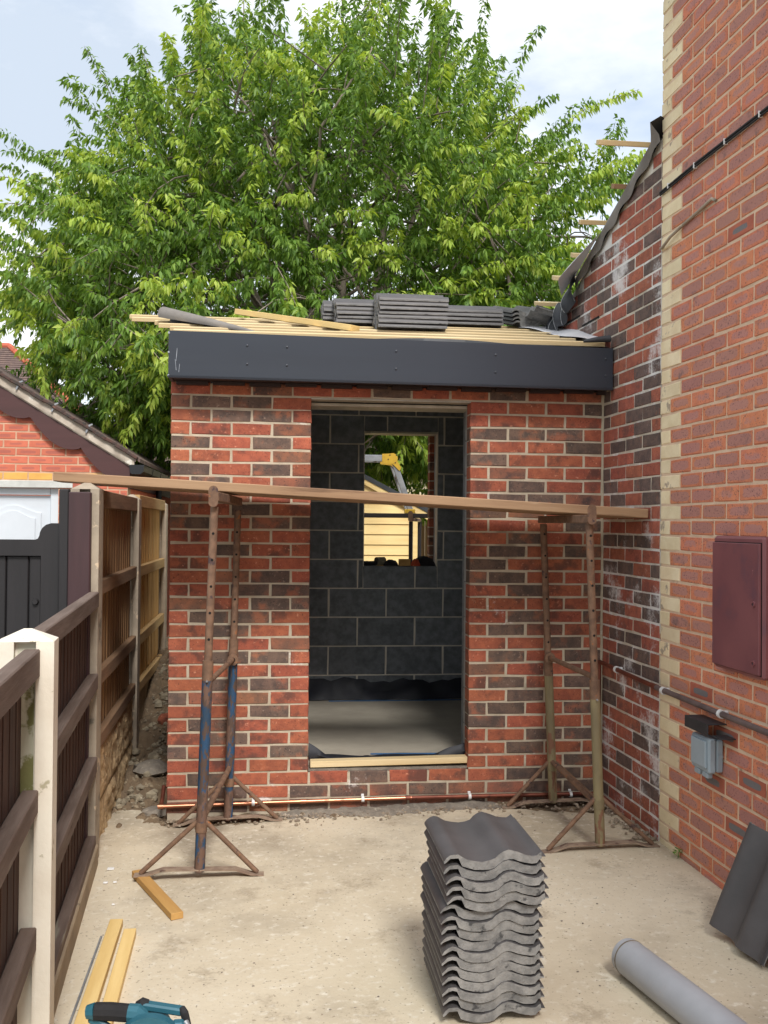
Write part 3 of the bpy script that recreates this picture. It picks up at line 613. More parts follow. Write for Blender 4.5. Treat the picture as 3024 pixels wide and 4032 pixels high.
def brick_h(parent, s0, s1, z, m, H=.065, off=0.):
    s = (s0 + s1) / 2; p = hp(s, off, z + H / 2); j = random.uniform
    return from_mesh('brick', bmesh_for(round(s1 - s0, 4), m, H), parent, (p.x + j(-.0015, .0015), p.y, p.z + j(-.001, .001)), (0, 0, HR + j(-.006, .006)))
for r_ in range(-1, 48):
    z = .105 + .075 * r_; hi = .775; ss = []
    s = hi
    if r_ % 2: ss.append((s - .1025, s)); s -= .1125
    while s > -2.2:
        ss.append((s - .215, s)); s -= .225
    for a, b in ss:
        if z + .05 > zv(max(a, -1.2) + .06): continue
        if b < .01 and (z < 2.56 or z < zr(-a) - .06 or a < -1.15): continue
        if z < 2.6: a = max(a, .004)
        if b - a < .03: continue
        brick_h(EXW, a, b, z, random.choices(('red_s', 'dark_s'), (.6, .4))[0])
gr = []
for i in range(40):                             # felt lapping over the verge
    t = i / 39; s = .80 - 1.25 * t; z = zv(s) + .05; j = .006 * math.sin(i * .9)
    up = .05 * max(0, 1 - t / .08)
    gr.append([hp(s, -.45, z + .02), hp(s, -.08, z), hp(s, .0 + up * .3, z - .004 + up), hp(s, .022 + up, z - .016 + up * .5), hp(s, .024 + j, z - .05), hp(s + .005, .018 + j, z - .085 + j)])
MB().sheet(gr).build('verge_underlay', M['felt_b'], EX, smooth=60)
gr = []                                         # the peeled, pale flap
for i in range(16):
    t = i / 15; s = .0 - .46 * t; z = zv(s) + .035
    w = .155 * min(1, t / .55) * (1 if t < .55 else 1 - .55 * (t - .55) / .45)
    gr.append([hp(s - w * u * .35, .026 + w * u, z - w * u * u * .75 - .10 * u * max(0, t - .5)) for u in np.linspace(0, 1, 6)])
MB().sheet(gr).build('peeled_underlay', M['felt_p'], EX, smooth=60)
gr = []                                         # dark crumpled lower end, printed with pale lines
def crump(i, u):
    t = i / 25; s = -.36 - .60 * t; z = zv(s) + .035
    return hp(s + .02 * u, .02 + .05 * math.sin(u * 2.6) + .018 * math.sin(i * .95 + u * 2), z - .17 * u - .05 * t * u + .014 * math.sin(i * 1.25 + 1 + u * 3))
for i in range(26): gr.append([crump(i, u) for u in np.linspace(0, 1, 8)])
MB().sheet(gr).build('crumpled_underlay', M['felt_d'], EX, smooth=60)
ln = MB()
for i in (3, 7, 11, 15, 19, 23): ln.tube([crump(i, u) + NH * .002 for u in np.linspace(.05, .95, 8)], .0016, 4)
ln.build('underlay_line', M['felt_line'], EX)
for s, x, mm in ((.64, 2.215, 'pine_x'), (.33, 2.405, 'board'), (.03, 2.315, 'pine_x'), (-.27, 2.36, 'pine_x'), (-.50, 2.31, 'pine_x'), (-.78, 2.27, 'pine_x')):
    p = hp(s, 0, zv(s) + .068 + (.0 if s > -.6 else -.0)); MB().bar((x, p.y, p.z), (3.6, p.y, p.z), .05, .026, up=(0, -.34, .94), c=.002).build('batten_stub', M[mm], EX)
er = MB(); er.add([hp(.78, -.12, zv(.78) + .03), hp(-1.4, -.12, zv(-1.4) + .03), hp(-1.4, -2.5, zv(-1.4) + .03), hp(.78, -2.5, zv(.78) + .03), hp(.78, -.12, zv(.78) - .05), hp(-1.4, -.12, zv(-1.4) - .05), hp(-1.4, -2.5, zv(-1.4) - .05), hp(.78, -2.5, zv(.78) - .05)], [(0, 1, 2, 3), (7, 6, 5, 4), (0, 4, 5, 1), (1, 5, 6, 2), (2, 6, 7, 3), (3, 7, 4, 0)])
er.build('extension_roof', M['felt_d'], EX)
st = MB()
for i in range(2):                              # open joints in the wall
    p, q = hp(-.33 + .33 * i - .36, .003, 2.925 - .074 * i + .03), hp(-.05 + .33 * i - .36, .003, 2.925 - .074 * i + .03); st.bar(p, q, .004, .012, c=.001)
st.build('open_joint', M['hole'], EXW)

# ---- the big house on the right
HS = empty('brick_house', (4.6, -4, 0), 'tall red brick house with buff quoins and meter box', 'house')
hw = MB(); wall_poly(hw, [(.79, -.12), (9.5, -.12), (9.5, 5.9), (.79, 5.9)], -.0032, -.3)
wall_poly(hw, [(.79, -.12), (.99, -.12), (.99, 5.9), (.79, 5.9)], -.3, -5.5)
HW = hw.build('house_wall', M['mortar_h'], HS)
cand = []; HB0 = .787
for r_ in range(0, 78):
    z = .03 + .075 * r_; s = HB0; odd = r_ % 2
    first = True
    while s < 9.3:
        L = .1025 if (first and odd) else .215
        quoin = first
        cand.append((s, s + L, z, 'buff' if quoin else 'house')); s += L + .01; first = False
Cc = np.array((0.5775, -5.5369, 1.6418))
def inview(P):
    d = np.array(P) - Cc; zc = d @ np.array(cw)
    if zc < .3: return None
    return 1512 + 3867.5 * (d @ np.array(cr)) / zc, 2016 - 3867.5 * (d @ np.array(cu)) / zc, zc
vis = []; rest = []
for c in cand:
    q = inview(hp((c[0] + c[1]) / 2, 0, c[2] + .03))
    if q and q[0] < 3090 and -60 < q[1] < 4090: vis.append((q[2], c))
    else: rest.append(c)
vis.sort(key=lambda t: t[0]); rest += [c for _, c in vis[300:]]
blue = {(.9, 3.03), }
for _, (a, b, z, m) in vis[:300]:
    if m == 'house' and random.random() < .045: m = 'house_b'
    brick_h(HW, a, b, z, m)
rr = {'buff': MB(), 'house': MB()}
for a, b, z, m in rest:
    p0, p1 = hp(a, 0, z), hp(b, 0, z); q0, q1 = hp(a, -.03, z), hp(b, -.03, z); u = Vector((0, 0, .065)); c = .003
    i0, i1 = hp(a + c, .001, z + c), hp(b - c, .001, z + c)
    j0, j1 = hp(a, -c, z), hp(b, -c, z)
    rr[m].add([q0, q1, q1 + u, q0 + u, j0, j1, j1 + u, j0 + u, i0, i1, i1 + u - Vector((0, 0, 2 * c)), i0 + u - Vector((0, 0, 2 * c))], [(i, (i + 1) % 4, 4 + (i + 1) % 4, 4 + i) for i in range(4)] + [(4 + i, 4 + (i + 1) % 4, 8 + (i + 1) % 4, 8 + i) for i in range(4)] + [(8, 9, 10, 11)])
M['house_mass'] = mat('house_brick_mass', (186, 118, 100), (172, 112, 102), 9, c3=(130, 78, 72), t3=.55, s3=5, rough=.88, bump=.45, bscale=80)
for m, mb in rr.items():
    if mb.v: mb.build('upper_bricks', M['house_mass' if m == 'house' else m], HW, kind='stuff')
MB().box((2.6, -9.5, 5.75), (8, -.5, 5.9)).build('eaves', M['upvc'], HS)

def hbox(mb, s0, s1, o0, o1, z0, z1, c=.003, mi=0):
    t = MB().cbox((s0, o0, z0), (s1, o1, z1), c); return mb.add([hp(x, y, z) for x, y, z in t.v], t.f, mi)
def horig(s, z): return hp(s, 0, z)
# meter box
MBX = empty('meter_box', hp(1.645, 0, 1.04), 'maroon wall-mounted meter box with keyhole lock', 'meter box')
hbox(MB(), 1.44, 1.853, .001, .048, 1.038, 1.606, .012).build('case', M['meter'], MBX)
hbox(MB(), 1.4485, 1.8415, .047, .0487, 1.0515, 1.5815, .001).build('door_seam_shade', M['hole'], MBX)  # dark plate added to draw the shaded seam around the door
DO = hbox(MB(), 1.452, 1.838, .0485, .060, 1.055, 1.578, .006).build('door', M['meter'], MBX)
for z in (1.335, 1.10):
    s = 1.80
    MB().ring(hp(s, .058, z), hp(s, .066, z), .013, .007, 20).build('lock', M['meter'], DO, smooth=40); MB().tube([hp(s, .058, z), hp(s, .0625, z)], .006, 12).build('key_slot', M['screw'], DO)
for z in (1.46, 1.16): hbox(MB(), 1.437, 1.452, .02, .034, z, z + .02, .003).build('hinge', M['hole'], MBX)
# outdoor socket with its cover plate
SK = empty('outdoor_socket', hp(1.365, 0, .56), 'pale grey weatherproof outdoor socket box on the brick wall', 'socket')
hbox(MB(), 1.285, 1.447, .001, .032, .575, .715, .006).build('back_box', M['grey_pl'], SK)
hbox(MB(), 1.279, 1.449, .0345, .070, .570, .722, .012).build('lid', M['grey_pl'], SK)
hbox(MB(), 1.297, 1.431, .0695, .080, .592, .708, .006).build('lid_panel', M['grey_pl'], SK)
for a in (1.30, 1.375): hbox(MB(), a, a + .05, .038, .066, .545, .572, .005).build('cable_exit', M['grey_pl'], SK)
MB().tube([hp(1.45, .016, .645), hp(1.452, .016, .645)], .011, 16).build('knockout', M['grey_pl'], SK)
BK = empty('metal_bracket', hp(1.38, 0, .72), 'black angled metal bracket above the grey socket', 'bracket')
hbox(MB(), 1.255, 1.475, .085, .090, .742, .792, .001).build('front_flange', M['black_metal'], BK)
hbox(MB(), 1.255, 1.475, .001, .085, .788, .792, .001).build('top_flange', M['black_metal'], BK)
hbox(MB(), 1.475, 1.56, .003, .07, .742, .746, .001).build('side_tab', M['black_metal'], BK)
# wall pipe, cables
WP = empty('wall_pipe', hp(.9, 0, .84), 'slim pipe run clipped along the house wall', 'pipe')
MB().tube([hp(.035, .03, .862), hp(.4, .03, .852), hp(.80, .03, .842)], .012, 12).build('copper_run', M['copper_d'], WP, smooth=40)
MB().tube([hp(.80, .03, .842), hp(1.3, .03, .838), hp(2.0, .03, .835), hp(3.4, .03, .83)], .0135, 12).build('grey_run', M['pipe_old'], WP, smooth=40)
MB().tube([hp(.785, .03, .8425), hp(.815, .03, .842)], .0155, 12).build('coupling', M['copper_d'], WP, smooth=40)
for s in (.30, .90, 1.48): 
    t = MB(); z = .862 - .025 * min(s, 1); t.ring(hp(s - .011, .03, z), hp(s + .011, .03, z), .019, .0145, 16); hbox(t, s - .011, s + .011, .0, .016, z - .014, z + .014, .002); t.build('pipe_clip', M['white_pl'], WP, smooth=40)
MB().tube([hp(.035, .03, .868), hp(.035, .03, .5), hp(.035, .03, .105)], .011, 12).build('copper_drop', M['copper_d'], WP, smooth=40)
CB = empty('twin_cable', hp(1.4, 0, 3.32), 'two black cables clipped across the upper house wall', 'cable')
for dz, rr_ in ((0, .0058), (-.013, .0045)):
    MB().tube([hp(.79, .012, 3.325 + dz), hp(1.2, .012, 3.333 + dz), hp(1.8, .012, 3.330 + dz), hp(3.2, .012, 3.33 + dz)], rr_, 8).build('cable', M['rubber'], CB, smooth=60)
for s in (.89, 1.17, 1.46, 1.75): hbox(MB(), s - .003, s + .003, .001, .020, 3.312, 3.340, .002).build('cable_clip', M['white_pl'], CB)
tag(MB().tube([hp(.785, .006, 3.045), hp(.84, .02, 3.035), hp(.93, .022, 3.06), hp(1.06, .012, 3.085), hp(1.2, .01, 3.10), hp(1.34, .012, 3.115), hp(1.36, .004, 3.10)], .0075, 8).build('loose_wire', M['post'], smooth=60), 'short loose grey wire dangling over the buff quoins', 'wire')
# copper pipe along the foot of the new wall
CP = empty('copper_pipe', (1.2, -.02, .08), 'bright copper pipe clipped along the foot of the new brick wall', 'pipe')
pz = lambda x: .082 + .018 * min(1, max(0, x) / 1.2)
MB().tube([(-.02, -.022, pz(0)), (.6, -.022, pz(.6)), (1.36, -.022, pz(1.36))], .011, 12).build('bright_run', M['copper'], CP, smooth=40)
MB().tube([(1.36, -.022, pz(1.36)), (1.9, -.022, .101), (2.445, -.024, .102)], .012, 12).build('dull_run', M['copper_d'], CP, smooth=40)
MB().tube([(-.028, -.022, pz(0)), (-.03, .06, .1), (-.03, .14, .15)], .0115, 12).build('upright', M['copper_d'], CP, smooth=40)
for a in (-.03, .75, 1.34): MB().tube([(a - .014, -.022, pz(a)), (a + .016, -.022, pz(a))], .0138, 12).build('coupling', M['copper' if a < 1 else 'copper_d'], CP, smooth=40)
for x in (.475, 1.085, 1.695, 2.285):
    t = MB(); z = pz(x); t.ring((x - .008, -.022, z), (x + .008, -.022, z), .0165, .0125, 14); t.cbox((x - .008, -.008, z - .012), (x + .008, .004, z + .024), .002); t.build('pipe_clip', M['white_pl'], CP, smooth=40)
tag(MB().box((-.085, -.10, -.04), (-.004, .05, -.012)).build('drain_hole', M['hole']), 'black open drain hole at the corner of the new wall', 'drain')

# ------------------------------------------------------------------ fence on the left
def cpost(name, c, top, w, d, m, label, ang=0., capm=None, slot=True, base=-.15, parts=()):
    """slotted concrete post with a pyramid cap; slots face along the fence (local y)"""
    e = empty(name, (c[0], c[1], 0), label, 'fence post', 'concrete fence posts')
    ca, sa = math.cos(ang), math.sin(ang)
    def T(v): return (c[0] + v[0] * ca - v[1] * sa, c[1] + v[0] * sa + v[1] * ca, v[2])
    fl = w * .31; sl = .026
    shaft = MB()
    pl = [(-w / 2, -d / 2), (-w / 2 + fl, -d / 2), (-w / 2 + fl, -d / 2 + sl), (w / 2 - fl, -d / 2 + sl), (w / 2 - fl, -d / 2), (w / 2, -d / 2), (w / 2, d / 2), (w / 2 - fl, d / 2), (w / 2 - fl, d / 2 - sl), (-w / 2 + fl, d / 2 - sl), (-w / 2 + fl, d / 2), (-w / 2, d / 2)]
    t = MB().prism(pl, base, top - .034, 'z'); shaft.add([T(v) for v in t.v], t.f); shaft.build('shaft', M[m], e)
    t = MB(); z0 = top - .0345
    t.add([(-w / 2, -d / 2, z0), (w / 2, -d / 2, z0), (w / 2, d / 2, z0), (-w / 2, d / 2, z0), (-.012, 0, top), (.012, 0, top)], [(3, 2, 1, 0), (0, 1, 5, 4), (1, 2, 5), (2, 3, 4, 5), (3, 0, 4)])
    t.v = [T(v) for v in t.v]; t.build('cap', M[capm or m], e)
    return e, T
FA_, FB_, FC_, FD_ = Vector((-.161, -2.46, 0)), Vector((-.335, -.60, 0)), Vector((-.385, 1.26, 0)), Vector((-.40, 3.07, 0))
angAB = math.atan2(-(FB_ - FA_).x, (FB_ - FA_).y)
pa, TA = cpost('fence_post', FA_, 1.318, .166, .11, 'post_w', 'cream concrete fence post with flaking paint and dark specks', angAB, base=-.15)
t = MB().box((-.0145, -.0295 - .0245, .55), (.0145, -.0295 , 1.20)); 
gp = MB(); gp.add([TA(v) for v in MB().box((-.0245, -.0305, .72), (.0245, -.0285, 1.275)).v], MB().box((0, 0, 0), (1, 1, 1)).f); gp.build('algae_patch', M['post_g'], pa)
cpost('fence_post', FB_, 1.835, .135, .12, 'post', 'tall mossy concrete post with a maroon board on its face', 0)
cpost('fence_post', FC_, 1.83, .115, .12, 'post', 'grey concrete post between the tan and straw coloured fence panels', 0)
cpost('fence_post', FD_, 1.83, .115, .12, 'post', 'pale concrete post at the far end of the fence beside the brick corner', 0)

_fb = {}
def board_mesh(w, h, m, v):
    k = (round(w, 3), round(h, 3), m, v)
    if k not in _fb:
        t = MB(); t.hexa([(-.005, 0, 0), (.006, 0, 0), (.002, w, 0), (-.005, w, 0), (-.005, 0, h), (.006, 0, h + random.uniform(-.004, .004)), (.002, w, h + random.uniform(-.004, .004)), (-.005, w, h)]); _fb[k] = t.mesh('board', M[m])
    return _fb[k]
def panel(P, Q, z0, z1, rails, label, mb_, mr, rw=.04, cap=None):
    """feather-edge panel from P to Q (on the board line); rails on the yard side"""
    P, Q = Vector(P), Vector(Q); d = (Q - P); L = d.length; d.normalize(); n = Vector((d.y, -d.x, 0)); ang = math.atan2(-d.x, d.y)
    e = empty('garden_fence', ((P + Q) / 2)[:2] + (z0,), label, 'fence')
    nb = int(L / .105); w = L / nb
    for i in range(nb):
        p = P + d * (i * w); from_mesh('board', board_mesh(w + .012, z1 - z0, mb_, i % 3), e, (p.x, p.y, z0), (0, 0, ang + random.uniform(-.02, .02)))
    for z, h in rails:
        a, b = P + n * (.007 + rw / 2) + Vector((0, 0, z - h / 2)), Q + n * (.007 + rw / 2) + Vector((0, 0, z - h / 2 + random.uniform(-.006, .006)))
        o = MB().bar((0, 0, 0), (0, L, (b - a).z), rw, h, c=.004).mesh('rail', M[mr]); from_mesh('rail', o, e, a, (0, 0, ang))
    return e
dAB = (FB_ - FA_).normalized()
nAB = Vector((dAB.y, -dAB.x, 0))
panel(FA_ + dAB * .06 - nAB * .012, FB_ - dAB * .065 + nAB * .012, .05, 1.25, [(1.305, .075), (.905, .075), (.505, .075), (.135, .06)], 'low dark brown fence panel between cream post and tall mossy post', 'fence_dark', 'rail_dark', .048)
tag(MB().bar(FA_ + dAB * .06 + nAB * .03 + Vector((0, 0, .02)), FB_ - dAB * .065 + nAB * .055 + Vector((0, 0, .01)), .045, .16, c=.006).build('gravel_board', M['gravel_p']), 'plain concrete gravel board under the low dark brown fence panel', 'gravel board')
panel(FA_ - dAB * 1.85 - nAB * .012, FA_ - dAB * .05 - nAB * .012, .13, 1.21, [(1.262, .085), (.845, .07), (.44, .07)], 'dark brown fence panel ending at the cream post, beside the power saw', 'fence_dark', 'rail_dark', .048)
panel(FB_ + Vector((.0, .055, 0)), FC_ - Vector((.0, .06, 0)), .50, 1.775, [(1.805, .09), (1.345, .075), (.885, .075), (.56, .07)], 'tall tan fence panel above the rock-faced gravel boards', 'fence_tan', 'rail_tan', .04)
panel(FC_ + Vector((.0, .06, 0)), FD_ - Vector((.0, .06, 0)), .52, 1.79, [(1.83, .085), (1.34, .075), (.865, .075), (.535, .07)], 'straw coloured fence panel at the far end above the rubble', 'fence_yel', 'rail_yel', .04)
def rockboard(P, Q, z0, z1, seed, label):
    P, Q = Vector(P), Vector(Q); L = (Q - P).length; d = (Q - P).normalized(); n = Vector((d.y, -d.x, 0)); nu, nv = 150, 26
    U, V = np.meshgrid(np.linspace(0, L, nu), np.linspace(0, 1, nv)); ed = np.minimum(np.minimum(V, 1 - V) * (z1 - z0) / .03, 1)
    cell = np.abs(fbm(U, V * (z1 - z0), 12, seed, 1)) * 1.2 + np.abs(fbm(U, V * (z1 - z0), 28, seed + 3, 3)) * .6
    H = .004 + ed * .026 * cell
    t = MB().sheet([[P + d * U[j, i] + n * (.02 + H[j, i]) + Vector((0, 0, z0 + V[j, i] * (z1 - z0))) for i in range(nu)] for j in range(nv)])
    b = MB().box((0, 0, 0), (1, 1, 1)); q = [P + n * -.02, Q + n * -.02, Q + n * .021, P + n * .021]
    t.hexa([v + Vector((0, 0, z0)) for v in q] + [v + Vector((0, 0, z1 - .001)) for v in q])
    return tag(t.build('gravel_board', M['gravel'], smooth=35), label, 'gravel board')
rockboard(FB_ + Vector((0, .06, 0)), FC_ - Vector((0, .06, 0)), .185, .475, 3, 'upper rock-faced concrete gravel board under the tan fence panel')
rockboard(FB_ + Vector((0, .06, 0)), FC_ - Vector((0, .06, 0)), -.11, .178, 9, 'lower rock-faced concrete gravel board resting on the ground by the broken slab')
tag(MB().bar(FC_ + Vector((0, .06, .36)), FD_ + Vector((0, -.06, .36)), .045, .29, c=.006).build('gravel_board', M['gravel_p']), 'smooth concrete gravel board under the straw coloured fence panel', 'gravel board')

# rubble pieces that stand out in the passage
def lump(name, c, r, flat, seed, m, label, cat, n=9, rz=0):
    rs = random.Random(seed); t = MB(); rows = []
    for i, ph in enumerate((-1.2, -.7, -.1, .45, .95)):
        rows.append([(c[0] + r[0] * math.cos(ph) * math.cos(2 * math.pi * k / n + rz) * rs.uniform(.82, 1.15), c[1] + r[1] * math.cos(ph) * math.sin(2 * math.pi * k / n + rz) * rs.uniform(.82, 1.15), c[2] + r[2] * math.sin(ph) * rs.uniform(.8, 1.15)) for k in range(n)])
    vs = [v for rw in rows for v in rw]; N = len(rows)
    t.add(vs, [tuple(range(n))[::-1], tuple(range((N - 1) * n, N * n))] + [(i * n + k, i * n + (k + 1) % n, (i + 1) * n + (k + 1) % n, (i + 1) * n + k) for i in range(N - 1) for k in range(n)])
    return tag(t.build(name, m, smooth=30), label, cat)
lump('concrete_lump', (-.19, .86, .075), (.115, .13, .05), 1, 4, M['debris'], 'flat grey lump of broken concrete lying beside the rock-faced gravel board', 'rubble')
lump('brick_fragment', (-.17, 1.56, .25), (.06, .06, .05), 1, 8, M['red'], 'broken red brick fragment half buried in the rubble', 'brick')
lump('concrete_lump', (-.10, 2.3, .50), (.09, .12, .07), 1, 12, M['stone'], 'pale stone lump on top of the rubble heap behind the brick corner', 'rubble')
lump('slab_fragment', (-.075, .16, .0), (.085, .09, .03), 1, 15, M['debris'], 'dark broken slab edge lying over the open drain hole', 'rubble')

# ------------------------------------------------------------------ gate on the neighbour's side
GT = empty('timber_gate', (-1.05, -.56, -.04), 'black painted boarded timber gate with a curved shoulder', 'gate')
gy = -.575
GF = MB().prism([(-.460, -.0), (-.460, 1.634), (-.505, 1.634), (-.53, 1.626), (-.548, 1.61), (-.558, 1.59), (-.561, 1.572), (-.568, 1.558), (-.582, 1.553), (-1.45, 1.553), (-1.45, 1.475), (-.552, 1.475), (-.552, 0)], gy - .022, gy + .022, 'y').build('gate_frame', M['black_wood'], GT)
for i in range(9):
    w_ = .056 if i == 0 else .102; x1 = -.554 - (0 if i == 0 else .060 + (i - 1) * .106); MB().cbox((x1 - w_, gy - .004, .02), (x1, gy + .016, 1.474), .005).build('board', M['black_wood'], GT)
MB().box((-1.44, gy + .0165, .02), (-.553, gy + .02, 1.474)).build('backing', M['black_wood'], GT)
MB().tube([(-.578, gy - .02, 1.25), (-.578, gy - .006, 1.25)], [.012, .016], 14).build('bolt_head', M['black_wood'], GT, smooth=40)
GP = empty('gate_post', (-.43, -.60, -.04), 'black timber gate post beside the maroon board', 'gate post')
MB().cbox((-.457, -.66, -.1), (-.409, -.56, 1.80), .006).build('shaft', M['black_wood'], GP)
mbd = MB().cbox((-.404, -.70, -.05), (-.300, -.664, 1.785), .005).build('maroon_board', M['maroon_wood']); tag(mbd, 'maroon painted board fixed upright to the tall mossy concrete post', 'board')

# ------------------------------------------------------------------ trestles and their platform
def trestle(label, fb, ft, bb, bt, zc, mlow, mup, footw=.59, hole_n=6, mbar='dusty', bo=.012, bh=.03, tilt=0.):
    e = empty('builders_trestle', ((fb[0] + bb[0]) / 2, (fb[1] + bb[1]) / 2, fb[2]), label, 'trestle', 'adjustable steel trestles')
    V_ = Vector; F0, F1, B0, B1 = V_(fb), V_(ft), V_(bb), V_(bt)
    fdir = V_((1, .0, GS)).normalized()
    for P0, P1 in ((F0, F1), (B0, B1)):
        d = (P1 - P0).normalized(); at = lambda z: P0 + (P1 - P0) * ((z - P0.z) / (P1.z - P0.z))
        side = V_((0, -1, 0))
        lo = MB(); lo.ring(at(P0.z + .02), at(zc), .0245, .0195, 16); lo.build('outer_tube', M[mlow], e, smooth=40)
        b2 = MB(); b2.ring(at(zc - .09), at(zc + .002), .0252, .02, 16); b2.build('collar', M['rust'], e, smooth=40)
        up = MB(); up.tube([at(zc - .15), at(P1.z - .005)], .0188, 14); up.build('inner_tube', M[mup], e, smooth=40)
        for k in range(hole_n):
            c = at(zc + .10 + k * .122)
            if c.z > P1.z - .06: break
            MB().tube([c + V_((.0, -.0180, 0)), c + V_((.0, -.0193, 0))], .0062, 10).build('pin_hole', M['hole'], e)
        fdir = V_((1, .0, GS - (tilt / footw if P0 is F0 else 0))).normalized()
        a, b = P0 - fdir * footw / 2, P0 + fdir * footw / 2
        ft_ = MB(); pts = [(a, .004), (a + fdir * .06, .008), (a + fdir * .13, .03), (P0, .03), (b - fdir * .13, .03), (b - fdir * .06, .008), (b, .004)]
        rows = [[p + V_((0, y, z - .004)) for y in (-.024, .024)] + [p + V_((0, y, z + .002)) for y in (.024, -.024)] for p, z in pts]
        vs = [v for r_ in rows for v in r_]; n = len(rows)
        ft_.add(vs, [(0, 1, 2, 3), tuple(4 * (n - 1) + i for i in (3, 2, 1, 0))] + [(i * 4 + k, i * 4 + (k + 1) % 4, (i + 1) * 4 + (k + 1) % 4, (i + 1) * 4 + k) for i in range(n - 1) for k in range(4)])
        ft_.build('foot_bar', M[mbar], e)
        for q in (a + fdir * .03, b - fdir * .03): MB().tube([q + V_((0, 0, .012)), at(P0.z + .265)], .0115, 10).build('brace', M['rust' if mbar == 'dusty' else mbar], e, smooth=40)
        MB().tube([at(P0.z + .2), at(P0.z + .245)], .0275, 16).build('band', M[mlow if mlow == 'olive' else 'rust'], e, smooth=40)
    fa_, ba_ = (lambda z: F0 + (F1 - F0) * ((z - F0.z) / (F1.z - F0.z))), (lambda z: B0 + (B1 - B0) * ((z - B0.z) / (B1.z - B0.z)))
    MB().tube([fa_(.9), ba_(.9)], .0135, 12).build('cross_tube', M['rust'], e, smooth=40)
    MB().ring(ba_(.9) + V_((0, -.045, 0)), ba_(.9) + V_((0, -.025, 0)), .03, .014, 16).build('cross_collar', M['rust'], e, smooth=40)
    MB().tube([fa_(.27), ba_(.31)], .0145, 12).build('lower_cross_tube', M['rust'], e, smooth=40)
    pin = fa_(zc - .09); MB().tube([pin + V_((.0, -.036, 0)), pin + V_((0, .03, 0))], .005, 8).build('pin', M['alu'], e, smooth=40)
    tb = MB().bar(F1 + V_((0, -.035, bo)), B1 + V_((0, .035, bo)), .045, bh, c=.003); tb.build('top_bar', M['rust'], e)
    dy = (B1 - F1).normalized()
    pl = MB(); c = F1 - dy * .038 + V_((0, 0, .042)); n = 20
    ol = [(.022 * math.cos(t), (.027 if math.sin(t) > 0 else -.027) + .022 * math.sin(t)) for t in np.linspace(0, 2 * math.pi, n, endpoint=False)]
    pl.prism([(c.x + u, c.z + w) for u, w in ol], c.y - .005, c.y, 'y'); pl.build('end_stop', M['rust'], e)
    return e
trestle('steel trestle with flaking blue lower tubes and rusty upper tubes', (.249, -.93, gz(.249) + .013), (.300, -.93, 1.722), (.341, -.105, gz(.34)), (.377, -.105, 1.718), 1.005, 'blue', 'rust', bo=.0415, bh=.042, tilt=.028)
trestle('steel trestle with olive lower tubes standing by the salted wall', (2.18, -.85, gz(2.18)), (2.114, -.85, 1.657), (2.160, -.10, gz(2.16)), (2.092, -.10, 1.657), .885, 'olive', 'rust', bo=.020, bh=.04)
def deck(x0, y0, x1, y1, lab, wd=.186):
    zb = lambda x: 1.7985 - .0515 * (x - .29)      # underside: the boards rest on both top bars
    a, b = Vector((x0, y0 + wd / 2, zb(x0) + .0235)), Vector((x1, y1 + wd / 2, zb(x1) + .0235)); L = (b - a).length
    t = MB(); t.bar((-L / 2, 0, 0), (L / 2, 0, 0), wd, .047, c=.004); c = (a + b) / 2; dd = b - a
    o = from_mesh('scaffold_board', t.mesh('scaffold_board', M['board']), None, c, (0, -math.atan2(dd.z, dd.x), math.atan2(dd.y, dd.x)))
    return tag(o, lab, 'board', 'platform boards on the trestles')
deck(-.496, -.60, 2.482, -.69, 'longest brown scaffold board, on the side of the trestle platform facing the tile stack')
deck(-.38, -.409, 2.478, -.496, 'brown scaffold board in the middle of the trestle platform')
deck(-.17, -.218, 2.472, -.302, 'shortest brown scaffold board, nearest the new wall on the trestle platform')

# ------------------------------------------------------------------ roof tiles
TW, TL = .335, .42
def tile_profile():
    ws = [0, .008, .02, .034, .048, .058, .075, .10, .125, .15, .168, .18, .195, .212, .228, .245, .265, .29, .305, .315, .322, .3225, .335]
    def zt_(w):
        if w < .06: return .016 + .012 * math.sin(math.pi * min(1, w / .068))
        return None
    top = [.010, .018, .0245, .027, .0255, .021, .0135, .0075, .0055, .0075, .013, .021, .0285, .0315, .0290, .0235, .0165, .0125, .0125, .018, .0205, .0115, .0115]
    bot = [.002, .006, .0115, .0145, .0125, -.006, -.0125, -.0175, -.0195, -.0185, -.0145, -.008, .0, .0045, .003, -.002, -.008, -.011, -.010, .0, .002, .0045, .0045]
    k = 1.3; return ws, [.014 + (z - .014) * k for z in top], [-.006 + (z + .006) * k - .001 for z in bot]
def tile_mesh(seed):
    ws, top, bot = tile_profile(); rs = random.Random(seed); n = len(ws); ys = [0, .012, .21, .408, TL]; t = MB()
    J = lambda a: rs.uniform(-a, a)
    rt = [[(w, (y if 0 < k < len(ys) - 1 else y + J(.0018)), z + (J(.0012) if k in (0, len(ys) - 1) else 0)) for w, z in zip(ws, top)] for k, y in enumerate(ys)]
    rb = [[(w, (y if 0 < k < len(ys) - 1 else y + J(.0018)), z + (J(.0015) if k in (0, len(ys) - 1) else 0)) for w, z in zip(ws, bot)] for k, y in enumerate(ys)]
    t.sheet(rt, 0); t.sheet(rb, 1); N = len(t.v) // 2; q = (len(ys) - 1) * n
    t.f += [(i, i + 1, N + i + 1, N + i) for i in range(n - 1)]; t.mi += [1] * (n - 1)
    t.f += [(q + i, q + i + 1, N + q + i + 1, N + q + i) for i in range(n - 1)]; t.mi += [1] * (n - 1)
    for j in range(len(ys) - 1):
        for c in (0, n - 1): t.f.append((j * n + c, (j + 1) * n + c, N + (j + 1) * n + c, N + j * n + c)); t.mi.append(1)
    return t.mesh('concrete_tile', [M['tile'], M['tile_edge']], 38)
TM = [tile_mesh(i) for i in range(6)]
